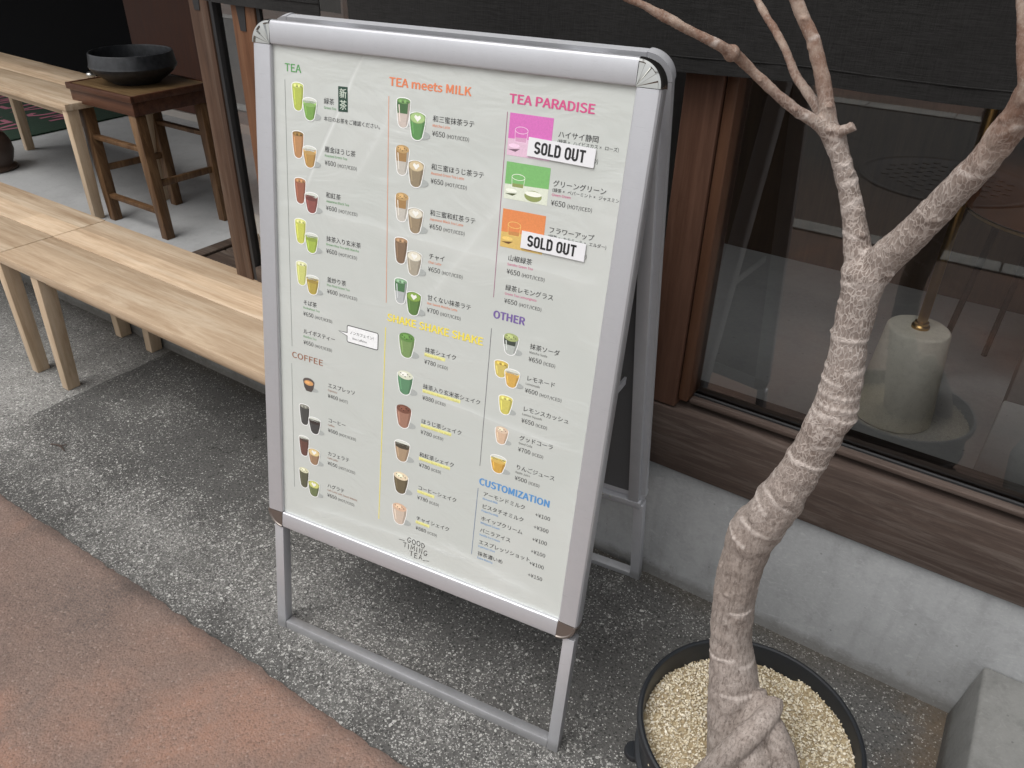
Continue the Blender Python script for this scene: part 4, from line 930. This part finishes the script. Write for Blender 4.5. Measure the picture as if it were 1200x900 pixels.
def put(bm, geo, ox, oy, sx, sy, fn, mat):
    vs = [bm.verts.new(fn(ox + x*sx, oy - y*sy)) for x, y in geo[0]]
    for f in geo[1]:
        try: bm.faces.new([vs[i] for i in f]).material_index = mat
        except ValueError: pass
def type_line(bm, text, u, v, em, mat, weight, width=None, layer=1):
    rs = runs(text)
    adv = sum(sum(.24 if c == ' ' else GLYPH[c][0] for c in s) if lat else len(s) for lat, s in rs)
    k = (width/(adv*em)) if width else 1
    offs = [(0, 0)] if weight <= 0 else ([(-weight/4, 0), (weight/4, 0)] if weight < .5 else [(-weight/2, 0), (weight/2, 0), (0, -weight/4), (0, weight/4), (-weight/4, 0), (weight/4, 0)])
    for j, (dx, dy) in enumerate(offs):
        x = u + dx; fn = pp(layer + j*.22)
        for lat, s in rs:
            if lat:
                for c in s:
                    if c == ' ': x += .24*em*k; continue
                    put(bm, GEO[c], x, v + dy, em*k, em, fn, mat); x += GLYPH[c][0]*em*k
            else:
                put(bm, GEO[s], x, v + dy, em*k/CJK, em/CJK, fn, mat); x += len(s)*em*k
def finish(name, bm, cols, parent, label=None):
    bm.normal_update(); nrm = (front(0, 0, 1) - front(0, 0, 0))
    for f in bm.faces:
        if f.normal.dot(nrm) < 0: f.normal_flip()
    o = obj(name, bm, [ink(c) if isinstance(c, str) else c for c in cols], parent, local=True)
    if label: o['label'] = label
    return o
for name, L in ENT:
    bm = B(); cols = []
    for text, u, v, em, col, wt, wd in L:
        if col not in cols: cols.append(col)
        type_line(bm, text, u, v, em, cols.index(col), wt, wd)
    finish(name, bm, cols, poster)

# highlighter strokes under the shake names
for v, w in ((424.6, 38), (487.6, 70), (549.9, 58), (612.1, 60), (675.9, 34), (737.4, 28)):
    bm = B(); fn = pp(.5); bm.faces.new([bm.verts.new(fn(*q)) for q in ((290.5, v), (290.5 + w, v + .3), (290.5 + w, v + 6), (290.5, v + 5.6))]); finish('highlighter_stroke', bm, ['#ebe88a'], poster)
# column rules
def rule(pts, col, w=1.0):
    bm = B(); ribbon(bm, pts, w, pp(1)); finish('divider_line', bm, [col], poster)
rule([(21.3, 47.6), (25.5, 480)], '#7f8580', .8); rule([(24, 512), (25, 762)], '#7f8580', .8)
rule([(209.6, 51), (216, 359)], '#e2946a', 1.1); rule([(216.4, 400), (214.4, 763)], '#f0e020', 1.5)
rule([(399.4, 50), (402.6, 309)], '#a0577c', 1.0); rule([(403.8, 357), (404.4, 592)], '#6d6d72', 1.0); rule([(404.8, 633), (403.2, 764)], '#6a7fa0', 1.0)

# ---- printed drinks
def poly(bm, pts, layer, mat):
    f = bm.faces.new([bm.verts.new(pp(layer)(x, y)) for x, y in pts]); f.material_index = mat
def ell(cx, cy, rx, ry, n=18): return [(cx + rx*math.cos(2*math.pi*i/n), cy + ry*math.sin(2*math.pi*i/n)) for i in range(n)]
def cup_shape(cx, y0, w, h, g=0, taper=.70):
    """closed outline of a tapered glass with a rounded bottom and an elliptical rim"""
    hw = w/2 + g; ry = w*.17 + g; yt = y0 + w*.17; yb = y0 + h - w*.16
    p = [(cx + hw*math.cos(a), yt + ry*math.sin(a)) for a in [math.pi + math.pi*i/10 for i in range(11)]]
    hb = w/2*taper + g; ym = yb - w*.12
    p += [(cx + hw - (hw - hb)*(i/5)**1.7, yt + (ym - yt)*i/5) for i in range(1, 6)]
    p += [(cx + hb*math.cos(a), ym + (y0 + h + g - ym)*math.sin(a)) for a in [math.pi/2*i/6 for i in range(1, 7)]]
    m = p[11:-1]
    p += [(2*cx - x, y) for x, y in reversed(m)]
    return p
def clip_y(pts, ya):
    """part of an outline below ya"""
    return [(x, max(y, ya)) for x, y in pts]
def shade(h, k):
    r = [min(255, max(0, int(int(h[i:i+2], 16)*k))) for i in (1, 3, 5)]; return '#%02x%02x%02x' % tuple(r)
def drink(cups, label=None):
    """cups: (cx, y0, w, h, body, top, style, extra)"""
    bm = B(); cols = []
    def m(c):
        if c not in cols: cols.append(c)
        return cols.index(c)
    ly = 1
    for cx, y0, w, h, body, tp, style, ex in cups:
        poly(bm, ell(cx + w*.42, y0 + h*.80, w*.42, h*.15), ly, m('#abb0ad'))
        if style != 'bowl': poly(bm, cup_shape(cx, y0, w, h, 1.35), ly + .25, m('#f6f7f3'))
        if style == 'bowl':
            o = [(cx - w/2, y0 + h*.28), (cx + w/2, y0 + h*.28), (cx + w*.40, y0 + h*.75), (cx + w*.22, y0 + h), (cx - w*.22, y0 + h), (cx - w*.40, y0 + h*.75)]
            poly(bm, o, ly + .5, m(body)); poly(bm, ell(cx, y0 + h*.3, w/2, h*.28), ly + .7, m(shade(body, 1.15))); poly(bm, ell(cx, y0 + h*.38, w*.40, h*.18), ly + .9, m(tp)); poly(bm, ell(cx - w*.1, y0 + h*.36, w*.2, h*.08), ly + 1.1, m(shade(tp, 1.15)))
            ly += 1.4; continue
        cs = cup_shape(cx, y0, w, h)
        poly(bm, cs, ly + .5, m(body))
        if ex: poly(bm, clip_y(cup_shape(cx, y0, w, h, -.1), y0 + h*.52), ly + .62, m(ex))
        # darker right flank and a light streak, as printed
        poly(bm, [(cx + w*.47, y0 + w*.2), (cx + w*.46, y0 + h*.45), (cx + w*.30, y0 + h*.88), (cx + w*.22, y0 + h*.88), (cx + w*.32, y0 + h*.45), (cx + w*.34, y0 + w*.3)], ly + .74, m(shade(body if not ex else ex, .86)))
        poly(bm, [(cx - w*.38, y0 + w*.4), (cx - w*.30, y0 + w*.42), (cx - w*.20, y0 + h*.8), (cx - w*.25, y0 + h*.8)], ly + .74, m(shade(body if not ex else ex, 1.22)))
        ty = y0 + w*.17
        if style == 'glass':       # liquid line below the rim, clear glass above
            poly(bm, ell(cx, ty, w/2, w*.17), ly + .86, m('#d9ddd2')); poly(bm, [(cx - w*.49, ty), (cx + w*.49, ty), (cx + w*.47, ty + w*.22), (cx - w*.47, ty + w*.22)], ly + .86, m(shade(tp, 1.25)))
            poly(bm, ell(cx, ty + w*.22, w*.47, w*.12), ly + .98, m(tp))
        elif style == 'ice':
            poly(bm, ell(cx, ty, w/2, w*.17), ly + .86, m(tp))
            for k in range(4): poly(bm, [(cx - w*.35 + k*w*.18, ty - 1 + (k % 2)*2.2), (cx - w*.17 + k*w*.18, ty - 1.8 + (k % 2)*2), (cx - w*.14 + k*w*.17, ty + 2 + (k % 2)), (cx - w*.30 + k*w*.17, ty + 2.4)], ly + 1 + k*.1, m(shade(tp, .72 if k % 2 else 1.22)))
        elif style == 'latte':
            poly(bm, ell(cx, ty + w*.10, w/2, w*.30), ly + .86, m(shade(tp, .8))); poly(bm, ell(cx, ty + w*.10, w*.45, w*.265), ly + .98, m(tp))
            poly(bm, [(cx, ty + w*.30), (cx - w*.22, ty + w*.06), (cx - w*.14, ty - w*.06), (cx, ty + w*.02), (cx + w*.15, ty - w*.05), (cx + w*.22, ty + w*.08)], ly + 1.1, m('#f3f2ea'))
        elif style == 'cream':
            poly(bm, ell(cx, ty - .5, w*.5, w*.26), ly + .86, m(tp)); poly(bm, ell(cx - w*.1, ty - 1.5, w*.26, w*.13), ly + .98, m(shade(tp, 1.2)))
            for k in range(5): poly(bm, ell(cx - w*.3 + k*w*.15, ty + ((k*7) % 3 - 1)*w*.08, w*.05, w*.04, 6), ly + 1.1, m(shade(tp, .6)))
        ly += 1.5
    finish('drink_picture', bm, cols, poster, label)
def pair(u, v, a, b):
    (ba, ta, sa, ea), (bb, tb, sb, eb) = a, b
    drink([(u + 10, v, 21.5, 40, ba, ta, sa, ea), (u + 32.5, v + 19.5, 25, 32, bb, tb, sb, eb)])
def pair2(u, v, a, b):       # lattes: front cup taller
    (ba, ta, sa, ea), (bb, tb, sb, eb) = a, b
    drink([(u + 11, v, 22.5, 40, ba, ta, sa, ea), (u + 35.5, v + 17, 26, 37, bb, tb, sb, eb)])
pair(35.8, 49.8, ('#b3c030', '#c9d468', 'ice', None), ('#74a53a', '#86b254', 'glass', None))
pair(35.0, 120.2, ('#bd874f', '#8f6c2c', 'ice', None), ('#b98c3c', '#c29a50', 'glass', None))
pair(38.0, 190.6, ('#a05f45', '#b98450', 'ice', None), ('#935048', '#74403a', 'glass', None))
pair(37.4, 255.3, ('#c8cc3e', '#dfe27a', 'ice', None), ('#a3bb2c', '#8fa52c', 'glass', None))
pair(38.6, 325.3, ('#cdd06a', '#e2e4a4', 'ice', None), ('#b6a032', '#a58c34', 'glass', None))
drink([(61, 530, 25, 26, '#504844', '#d99c54', 'bowl', None)])
pair(41, 584.5, ('#4a4a48', '#8c8c80', 'ice', None), ('#454443', '#39302c', 'glass', None))
pair(39, 648.1, ('#6a463c', '#54423a', 'glass', None), ('#9c7a5a', '#e6c988', 'latte', None))
pair(38, 715.5, ('#5c5c46', '#d8d6b0', 'cream', None), ('#6c784c', '#cfd068', 'latte', None))
pair2(224, 51, ('#3f6b38', '#6c9a50', 'ice', '#cdbdb2'), ('#559349', '#a9cc7c', 'latte', None))
pair2(225, 117.5, ('#a67d42', '#c19a5a', 'cream', '#c3bdb2'), ('#958466', '#d9c294', 'latte', None))
pair2(227.4, 185.6, ('#a87f45', '#c39c5c', 'cream', '#c5bfb4'), ('#9a8668', '#e4dcc8', 'latte', None))
pair2(228.6, 250.6, ('#84694f', '#b08a62', 'ice', None), ('#aaa08c', '#e9e2cc', 'latte', None))
pair2(231, 314.2, ('#4a7a4c', '#86b088', 'ice', '#b3b7b7'), ('#5b8238', '#86ac3a', 'latte', None))
for v, b_, t_, s_ in ((403, '#7a9a56', '#5f8f3c', 'cream'), (468, '#5a8f66', '#dcdfc6', 'cream'), (529, '#a47660', '#7b4c3a', 'cream'), (593, '#ab9070', '#4d4638', 'glass'), (656.5, '#6c6045', '#ead6b2', 'cream'), (719, '#cdb9a6', '#dcb494', 'cream')):
    drink([(257, v, 29, 39, b_, t_, s_, None)])
drink([(437.5, 360, 24, 31, '#40493f', '#a6b46a', 'cream', '#b4bab4')])
drink([(425.5, 404, 23, 27, '#d3bc52', '#d9b83a', 'ice', None), (445, 413.5, 24, 29, '#d9a835', '#d9a83a', 'glass', None)])
drink([(438.5, 458.5, 23, 31, '#d2c648', '#dfd25e', 'ice', None)]); drink([(437, 514, 22, 28, '#d8b594', '#e0c4a8', 'cream', None)]); drink([(436, 563.5, 27, 31, '#d3a127', '#dcb44a', 'glass', None)])
def photo_print(u, v, w, h, upper, lower, g):
    bm = B(); cols = [upper, lower, g, shade(lower, 1.12), shade(g, .55)]
    poly(bm, [(u, v), (u + w, v), (u + w, v + h*.56), (u, v + h*.60)], 1, 0); poly(bm, [(u, v + h*.60), (u + w, v + h*.56), (u + w, v + h), (u, v + h)], 1, 1)
    ribbon(bm, ell(u + w*.30, v + h*.38, w*.15, h*.08), .7, pp(1.4), True, 3); ribbon(bm, [(u + w*.15, v + h*.38), (u + w*.17, v + h*.66), (u + w*.43, v + h*.66), (u + w*.45, v + h*.38)], .6, pp(1.4), False, 3); poly(bm, [(u + w*.165, v + h*.56), (u + w*.435, v + h*.55), (u + w*.43, v + h*.66), (u + w*.17, v + h*.66)], 1.3, 2)
    poly(bm, ell(u + w*.67, v + h*.82, w*.20, h*.15), 1.3, 2); poly(bm, ell(u + w*.67, v + h*.76, w*.19, h*.07), 1.5, 3)
    poly(bm, ell(u + w*.16, v + h*.76, w*.13, h*.05), 1.3, 3); poly(bm, [(u + 1, v + h*.86), (u + w*.30, v + h*.82), (u + w*.20, v + h*.90)], 1.3, 4)
    finish('photo_print', bm, cols, poster)
photo_print(403.6, 50.4, 64, 55, '#dd63bd', '#e5bcd4', '#d99fc2'); photo_print(404.8, 113.8, 66, 50, '#74bd62', '#dfe5d0', '#8f9c50'); photo_print(405.6, 178, 66, 54, '#ea8636', '#dfb954', '#cf8a3a')

# green tea flag, speech bubble, shop lettering
bm = B(); poly(bm, [(120.6, 46.8), (137.6, 46.4), (138.4, 81.4), (121.2, 82.2)], 1.5, 0); put(bm, GEO['新'], 122.6, 61.5, 13.6/CJK, 14.5/CJK, pp(2), 1); put(bm, GEO['茶'], 123, 77.6, 13.6/CJK, 14.5/CJK, pp(2), 1)
put(bm, GEO['新'], 122.9, 61.5, 13.6/CJK, 14.5/CJK, pp(2.2), 1); put(bm, GEO['茶'], 123.3, 77.6, 13.6/CJK, 14.5/CJK, pp(2.2), 1)
finish('printed_flag', bm, ['#17412f', '#cfdccb'], poster)
bm = B(); o = [(141.5, 418)] + arc(144.5, 417, 3, 3, 180, 270, 4) + arc(199.5, 417, 3, 3, 270, 360, 4) + arc(199.5, 440, 3, 3, 0, 90, 4) + arc(144.5, 440, 3, 3, 90, 180, 4) + [(141.5, 433), (124.8, 427.8), (141.5, 427)]
poly(bm, o[1:], 1.2, 0); ribbon(bm, o[1:], 1.3, pp(1.5), True, 1)
type_line(bm, 'ノンカフェイン!', 146.5, 427.5, 6.6, 1, .2, None, 1.8); type_line(bm, 'Non Caffeine', 152, 436.5, 5, 1, .1, None, 1.8)
finish('speech_bubble', bm, ['#f2f3f4', '#2a2a2c'], poster)
bm = B(); LT = {'G': [(1, .15), (.6, 0), (.15, .2), (.0, .6), (.25, 1), (.7, .95), (.95, .6), (.55, .6)], 'O': None, 'D': [(.1, 1), (.1, .05), (.6, .1), (.95, .5), (.6, .95), (.05, 1)], 'T': [(-.1, .08), (1.05, .0), (.5, .04), (.45, 1)],
     'I': [(.3, 0), (.25, 1)], 'M': [(0, 1), (.1, 0), (.45, .7), (.85, 0), (.95, 1)], 'N': [(.05, 1), (.1, 0), (.8, 1), (.85, 0)], 'E': [(.9, .02), (.1, .05), (.1, .5), (.7, .48), (.1, .5), (.08, .98), (.95, .95)], 'A': [(0, 1), (.5, 0), (.9, 1), (.75, .65), (.15, .68)]}
for row, (word, u, v) in enumerate((('GOOD', 276, 778), ('TIMING', 268, 791.5), ('TEA', 282, 804.5))):
    x = u
    for i, ch in enumerate(word):
        w = 4 if ch == 'I' else 9.2 if ch == 'M' else 7.6
        sy = v + (i % 2)*.9
        if ch == 'O': ribbon(bm, [(x + w*.45 + w*.45*math.cos(a*.6283), sy + 5.2 + 5.0*math.sin(a*.6283)) for a in range(10)], 1.35, pp(1), True)
        else: ribbon(bm, [(x + a*w*.9, sy + b*10.4) for a, b in LT[ch]], 1.35, pp(1))
        x += w + 2.0
ribbon(bm, [(258, 789.5), (270, 788.2)], 1.1, pp(1)); ribbon(bm, [(309, 815), (322, 811.5)], 1.1, pp(1))
finish('logo_lettering', bm, ['#3a3a38'], poster)

# SOLD OUT stickers
def box_letter(ch, w, h):
    r = w*.5
    if ch == 'O': return arc(r, r, r, r, 180, 360) + arc(r, h - r, r, r, 0, 180), True
    if ch == 'D': return [(0, 0), (w*.5, 0)] + arc(w*.5, r, r, r, 270, 360) + arc(w*.5, h - r, r, r, 0, 90) + [(0, h)], True
    if ch == 'U': return [(0, 0), (0, h - r)] + arc(r, h - r, r, r, 180, 0) + [(w, 0)], False
    if ch == 'L': return [(0, 0), (0, h), (w*.9, h)], False
    if ch == 'S': return arc(r, r, r, r, -10, -180) + [(0, h*.34)] + arc(r*.9, h*.36, r*.9, h*.12, 180, 110, 4) + arc(r*1.1, h*.66, r*.9, h*.13, -70, 0, 4) + [(w, h - r)] + arc(r, h - r, r, r, 0, 170), False
def sold_out(u, v, rot, label):
    cs, sn = math.cos(R(rot)), math.sin(R(rot)); W_, H_ = 96.5, 24.5
    mp = lambda x, y, w: front(U0 + (u + x*cs - y*sn)/1000, V1 - (v + x*sn + y*cs)/1000, w)
    bm = B(); box(bm, (0, 0, -.0056), (W_, H_, -.0048), 0, fn=lambda x, y, w: mp(x, y, w)); bmesh.ops.recalc_face_normals(bm, faces=bm.faces[:])
    st = obj('sold_out_sticker', bm, WHITE, board, local=True); st['label'] = label
    bm = B(); fn = lambda x, y: mp(x, y, -.00455); x = 11.2; hh, tk = 13.2, 2.9; oy = 5.6
    for ch in 'SOLD OUT':
        w = 6.0
        if ch == ' ': x += 4.6; continue
        if ch == 'T':
            ribbon(bm, [(x - 1.4, oy), (x + w + 1.2, oy)], tk, fn); ribbon(bm, [(x + w/2, oy + tk/2), (x + w/2, oy + hh + tk/2)], tk, fn)
        else:
            p, cl = box_letter(ch, w, hh)
            if ch == 'L': p = [(0, -tk/2), (0, hh), (w + .6, hh)]
            if ch == 'U': p[0] = (0, -tk/2); p[-1] = (w, -tk/2)
            ribbon(bm, [(x + a, oy + b) for a, b in p], tk, fn, cl)
        x += w + tk + 1.35 - (1.2 if ch == 'L' else 0)
    finish('lettering', bm, ['#131316'], st)
sold_out(435.3, 77.8, 1.5, 'white sold out sticker on the pink drink'); sold_out(438.8, 203.3, .9, 'white sold out sticker on the orange drink')

# ------------------------------------------------------------------ potted tree
PC = (-.093, .763)
tree = thing('potted_tree', 'bare young tree with pale knobbly bark in a black plastic nursery pot', 'potted tree', (PC[0], PC[1], 0))
bm = B()
lathe(bm, [(0, .004), (.118, .004), (.120, .0), (.122, .004), (.145, .215), (.1515, .218), (.1525, .222), (.1515, .226), (.146, .229), (.1475, .284), (.1535, .286), (.1560, .290), (.1560, .299), (.1545, .3025), (.1515, .3035), (.1485, .3025), (.1470, .299), (.1445, .24), (0, .24)], (PC[0], PC[1], .0), 96)
obj('pot', bm, POTM, tree, auto=35)
for a in (205, 25):
    bm = B(); c = Vector((PC[0] + .150*math.cos(R(a)), PC[1] + .150*math.sin(R(a)), .205))
    lathe(bm, [(0, -.006), (.014, -.006), (.016, -.003), (.016, .003), (.014, .006), (0, .006)], c, 24); obj('handle_lug', bm, POTM, tree, auto=35)
SOILZ = .268
def soil_h(x, y):
    r = math.hypot(x - PC[0], y - PC[1]); return SOILZ + .004*noise.noise(Vector((x*22, y*22, 0))) + (.010*max(0, (r - .12)/.025) if x > PC[0] + .03 else 0)
bm = B(); rings = []
for i in range(16):
    r = .1462*i/15
    rings.append([bm.verts.new((PC[0] + r*math.cos(2*math.pi*k/48), PC[1] + r*math.sin(2*math.pi*k/48), soil_h(PC[0] + r*math.cos(2*math.pi*k/48), PC[1] + r*math.sin(2*math.pi*k/48)) - .003)) for k in range(48 if i else 1)])
for a, b in zip(rings, rings[1:]):
    for k in range(48):
        bm.faces.new((a[0], b[k], b[(k+1) % 48]) if len(a) == 1 else (a[k], b[k], b[(k+1) % 48], a[(k+1) % 48]))
for f in bm.faces:
    if f.normal.z < 0: f.normal_flip()
obj('soil', bm, m_concrete('potting_grit', (.26, .20, .11), (.45, .37, .24), 8, .95, .6), tree, smooth=True)
bm = B(); rr = random.Random(11)
for k in range(9800):
    a = rr.random()*2*math.pi; r = .1455*math.sqrt(rr.random()); x, y = PC[0] + r*math.cos(a), PC[1] + r*math.sin(a)
    s = rr.uniform(.0010, .0023)*(1.7 if rr.random() < .06 else 1); z = soil_h(x, y) + rr.uniform(-.002, .0015)
    rot = Matrix.Rotation(rr.random()*6.28, 3, 'Z') @ Matrix.Rotation(rr.random()*6.28, 3, 'X')
    sc = (rr.uniform(.8, 1.5), rr.uniform(.7, 1.1), rr.uniform(.5, .9))
    v = [bm.verts.new(Vector((x, y, z)) + rot @ Vector((q[0]*s*sc[0], q[1]*s*sc[1], q[2]*s*sc[2]))) for q in ((1, .1, 0), (-.1, 1, .1), (-1, -.1, .05), (.1, -1, 0), (.15, .1, 1), (-.1, .05, -1))]
    for q in ((0, 1, 4), (1, 2, 4), (2, 3, 4), (3, 0, 4), (1, 0, 5), (2, 1, 5), (3, 2, 5), (0, 3, 5)): bm.faces.new([v[i] for i in q])
tag(obj('gravel', bm, GRAVEL, tree), kind='stuff')

TR = [(-.078, .722, .20, .062), (-.084, .725, .238, .052), (-.094, .730, .287, .0425), (-.112, .734, .345, .0360), (-.124, .738, .402, .0318), (-.143, .745, .474, .0283), (-.151, .746, .554, .0278), (-.150, .748, .612, .0280), (-.147, .749, .647, .0300), (-.133, .750, .689, .0276), (-.118, .752, .743, .0242), (-.106, .753, .797, .0214), (-.102, .754, .821, .0225), (-.098, .755, .835, .0245), (-.099, .757, .865, .0210), (-.101, .758, .894, .0195), (-.104, .759, .927, .0188), (-.105, .761, .959, .0196), (-.106, .764, .988, .0225)]
LB = [(-.104, .766, .972, .0195), (-.119, .770, 1.006, .0138), (-.129, .772, 1.032, .0113), (-.142, .772, 1.062, .0103), (-.155, .772, 1.088, .0102), (-.166, .772, 1.107, .0108)]
BA = [(-.164, .771, 1.104, .0088), (-.181, .760, 1.118, .0066), (-.200, .750, 1.129, .0058), (-.219, .740, 1.144, .0055), (-.238, .730, 1.160, .0053), (-.247, .720, 1.170, .0056), (-.251, .710, 1.175, .0068), (-.258, .700, 1.181, .0051), (-.274, .690, 1.189, .0045), (-.295, .680, 1.199, .0043), (-.319, .670, 1.210, .0041), (-.343, .660, 1.220, .0040), (-.375, .650, 1.236, .0039), (-.44, .62, 1.285, .0036), (-.49, .60, 1.34, .0030), (-.51, .59, 1.37, .0022)]
BB = [(-.168, .774, 1.108, .0072), (-.188, .785, 1.125, .0059), (-.205, .795, 1.138, .0052), (-.219, .805, 1.147, .0050), (-.236, .815, 1.167, .0046), (-.253, .825, 1.182, .0044), (-.271, .835, 1.197, .0043), (-.290, .845, 1.215, .0042), (-.32, .86, 1.245, .004), (-.37, .89, 1.32, .0036), (-.41, .91, 1.39, .0030), (-.42, .915, 1.42, .0022)]
BC = [(-.165, .771, 1.102, .0092), (-.174, .770, 1.123, .0087), (-.183, .770, 1.148, .0078), (-.192, .770, 1.167, .0073), (-.201, .770, 1.185, .0069), (-.211, .770, 1.198, .0067), (-.220, .770, 1.211, .0064), (-.230, .770, 1.227, .0063), (-.25, .77, 1.262, .006), (-.29, .775, 1.35, .0055), (-.31, .78, 1.44, .0047), (-.33, .79, 1.50, .0034)]
ST = [(-.166, .769, 1.108, .0060), (-.157, .765, 1.1135, .0048), (-.151, .764, 1.1170, .0045), (-.1485, .764, 1.1195, .0050)]
RB = [(-.107, .768, .972, .0200), (-.095, .762, 1.002, .0188), (-.080, .752, 1.030, .0168), (-.065, .742, 1.060, .0153), (-.052, .732, 1.088, .0143), (-.039, .722, 1.115, .0134), (-.030, .712, 1.141, .0126), (-.024, .702, 1.164, .0122), (-.020, .692, 1.182, .0122), (-.010, .68, 1.205, .0115), (.004, .668, 1.235, .0105), (.04, .65, 1.31, .0095), (.06, .635, 1.39, .0082), (.09, .62, 1.46, .0066), (.10, .61, 1.52, .0045)]
RU = [(-.021, .692, 1.170, .0085), (-.029, .690, 1.186, .0054), (-.036, .690, 1.202, .0042), (-.041, .690, 1.218, .0038), (-.050, .690, 1.243, .0037), (-.058, .69, 1.27, .0036), (-.08, .70, 1.34, .0033), (-.09, .71, 1.40, .0024)]
R1 = [(-.070, .735, .415, .0100), (-.068, .722, .408, .0128), (-.074, .702, .397, .0146), (-.088, .686, .367, .0164), (-.104, .682, .317, .0172), (-.126, .680, .249, .0168), (-.13, .68, .22, .016)]
R2 = [(-.092, .735, .415, .0100), (-.078, .722, .396, .0133), (-.057, .712, .383, .0165), (-.036, .706, .350, .0180), (-.015, .700, .300, .0180), (.0, .695, .24, .018)]
R3 = [(-.100, .735, .400, .0120), (-.088, .720, .385, .0150), (-.079, .706, .360, .0185), (-.069, .692, .335, .0215), (-.058, .684, .290, .0235), (-.05, .68, .22, .024)]
TR = [(x, y, z, r*(.93 if z > .42 else 1)) for x, y, z, r in TR]
slim = lambda P, k: [(x, y, z, r*k) for x, y, z, r in P]
LB, RB, BA, BB, BC, RU = slim(LB, .92), slim(RB, .88), slim(BA, .86), slim(BB, .86), slim(BC, .86), slim(RU, .88)
bm = B()
tube(bm, TR, .003, 56, .0012, 60, .0016)
for p, n_, am, rg in ((LB, 32, .0007, .0011), (BA, 22, .0005, .0009), (BB, 22, .0005, .0009), (BC, 26, .0006, .0010), (ST, 20, .0004, 0), (RB, 40, .0009, .0016), (RU, 20, .0004, .0007), (R1, 36, .0006, 0), (R2, 36, .0006, 0), (R3, 36, .0007, 0)):
    tube(bm, p, .003, n_, am, 110, rg)
rr = random.Random(5)
def lump(P, r, dr): 
    c = Vector(P[:3]); d = Vector((rr.uniform(-1, 1), rr.uniform(-1, -.2), rr.uniform(-.3, .3))).normalized()
    bmesh.ops.create_uvsphere(bm, u_segments=12, v_segments=8, radius=r, matrix=Matrix.Translation(c + d*dr) @ Matrix.Diagonal((1.2, 1.2, .7, 1)))
for path, k, s in ((BA, 14, .55), (BB, 12, .55), (BC, 14, .5), (LB, 6, .4), (RB, 9, .3), (TR[6:], 12, .22)):
    cm = catmull(path, .003)
    for j in range(k):
        q, r = cm[int((j + rr.random()*.7)/k*(len(cm) - 1))]; lump(q, r*s, r*.86)
# swollen collars and pale leaf-scar ridges part of the way round the stem
for c, r, z in ((TR[8], .0285, .006), (TR[18], .0225, .008), (BA[6], .0074, .005), (LB[5], .0112, .005)):
    bmesh.ops.create_uvsphere(bm, u_segments=24, v_segments=12, radius=1, matrix=Matrix.Translation(c[:3]) @ Matrix.Diagonal((r, r, z + r*.35, 1)))
SCARS = []
def scar(cm, f, a0, span, up, thick):
    k = min(len(cm) - 2, max(1, int(f*(len(cm) - 1)))); p, r = cm[k]; ax = (cm[k+1][0] - cm[k-1][0]).normalized()
    u = ax.orthogonal().normalized() if abs(ax.z) < .2 else ax.cross(Vector((1, 0, 0))).normalized(); w = ax.cross(u)
    pts = []
    for i in range(15):
        a = a0 + span*(i/14 - .5); d = u*math.cos(a) + w*math.sin(a); e = math.sin(math.pi*i/14)
        q = p + d*(r*1.0 + .0004) + ax*(up*math.sin(a*1.0) + .0016*noise.noise(d*2.2 + p*50)); pts.append((q.x, q.y, q.z, thick*(.45 + .55*e))); SCARS.append(q)
    tube(bm, pts, .0018, 8, .0003, 300)
rr = random.Random(21)
face = math.radians(90)
for path, n_, th_ in ((TR[4:], 21, .0010), (RB, 11, .0010), (LB, 8, .0007), (BC, 5, .0005), (BA, 5, .0004)):
    cm = catmull(path, .003)
    for j in range(n_): scar(cm, (j + rr.random()*.9)/n_, rr.uniform(0, 6.28), rr.uniform(1.0, 3.6), rr.uniform(-.005, .005), th_*rr.uniform(.45, 1.5))
for j in range(6): scar(catmull(TR[12:16], .003), (j + .5)/6, rr.uniform(0, 6.28), 5.0, .001, .0014)
o = obj('trunk', bm, BARK, tree)
md = o.modifiers.new('r', 'REMESH'); md.mode = 'VOXEL'; md.voxel_size = .0018; md.use_smooth_shade = True
sm = o.modifiers.new('s', 'SMOOTH'); sm.iterations = 2; sm.factor = .4
dg = bpy.context.evaluated_depsgraph_get(); me = bpy.data.meshes.new_from_object(o.evaluated_get(dg))
cos = [v.co.copy() for v in me.vertices]; nrm = [v.normal.copy() for v in me.vertices]; flat = []
for c, nv in zip(cos, nrm):
    q = c + Vector((PC[0], PC[1], 0)); f = (noise.noise(q*170)*.0005 + noise.noise(q*60)*.0006 + noise.noise(Vector((q.x*420, q.y*420, q.z*60)))*.0005)*(.7 if q.z < .5 else 1)
    flat.extend(c + nv*f*(1 if q.z < 1.08 else .45))
me.vertices.foreach_set('co', flat); me.update()
from mathutils.kdtree import KDTree
kd = KDTree(len(SCARS))
for i, q in enumerate(SCARS): kd.insert(q - Vector((PC[0], PC[1], 0)), i)
kd.balance()
at = me.attributes.new('scar', 'FLOAT', 'POINT')
at.data.foreach_set('value', [max(0., min(1., ((.0042 if v.co.z < 1.09 else .0026) - kd.find(v.co)[2])/.0022)) for v in me.vertices])
o.modifiers.clear(); old = o.data; o.data = me; me.name = 'trunk'
for p_ in me.polygons: p_.use_smooth = True
bpy.data.meshes.remove(old)
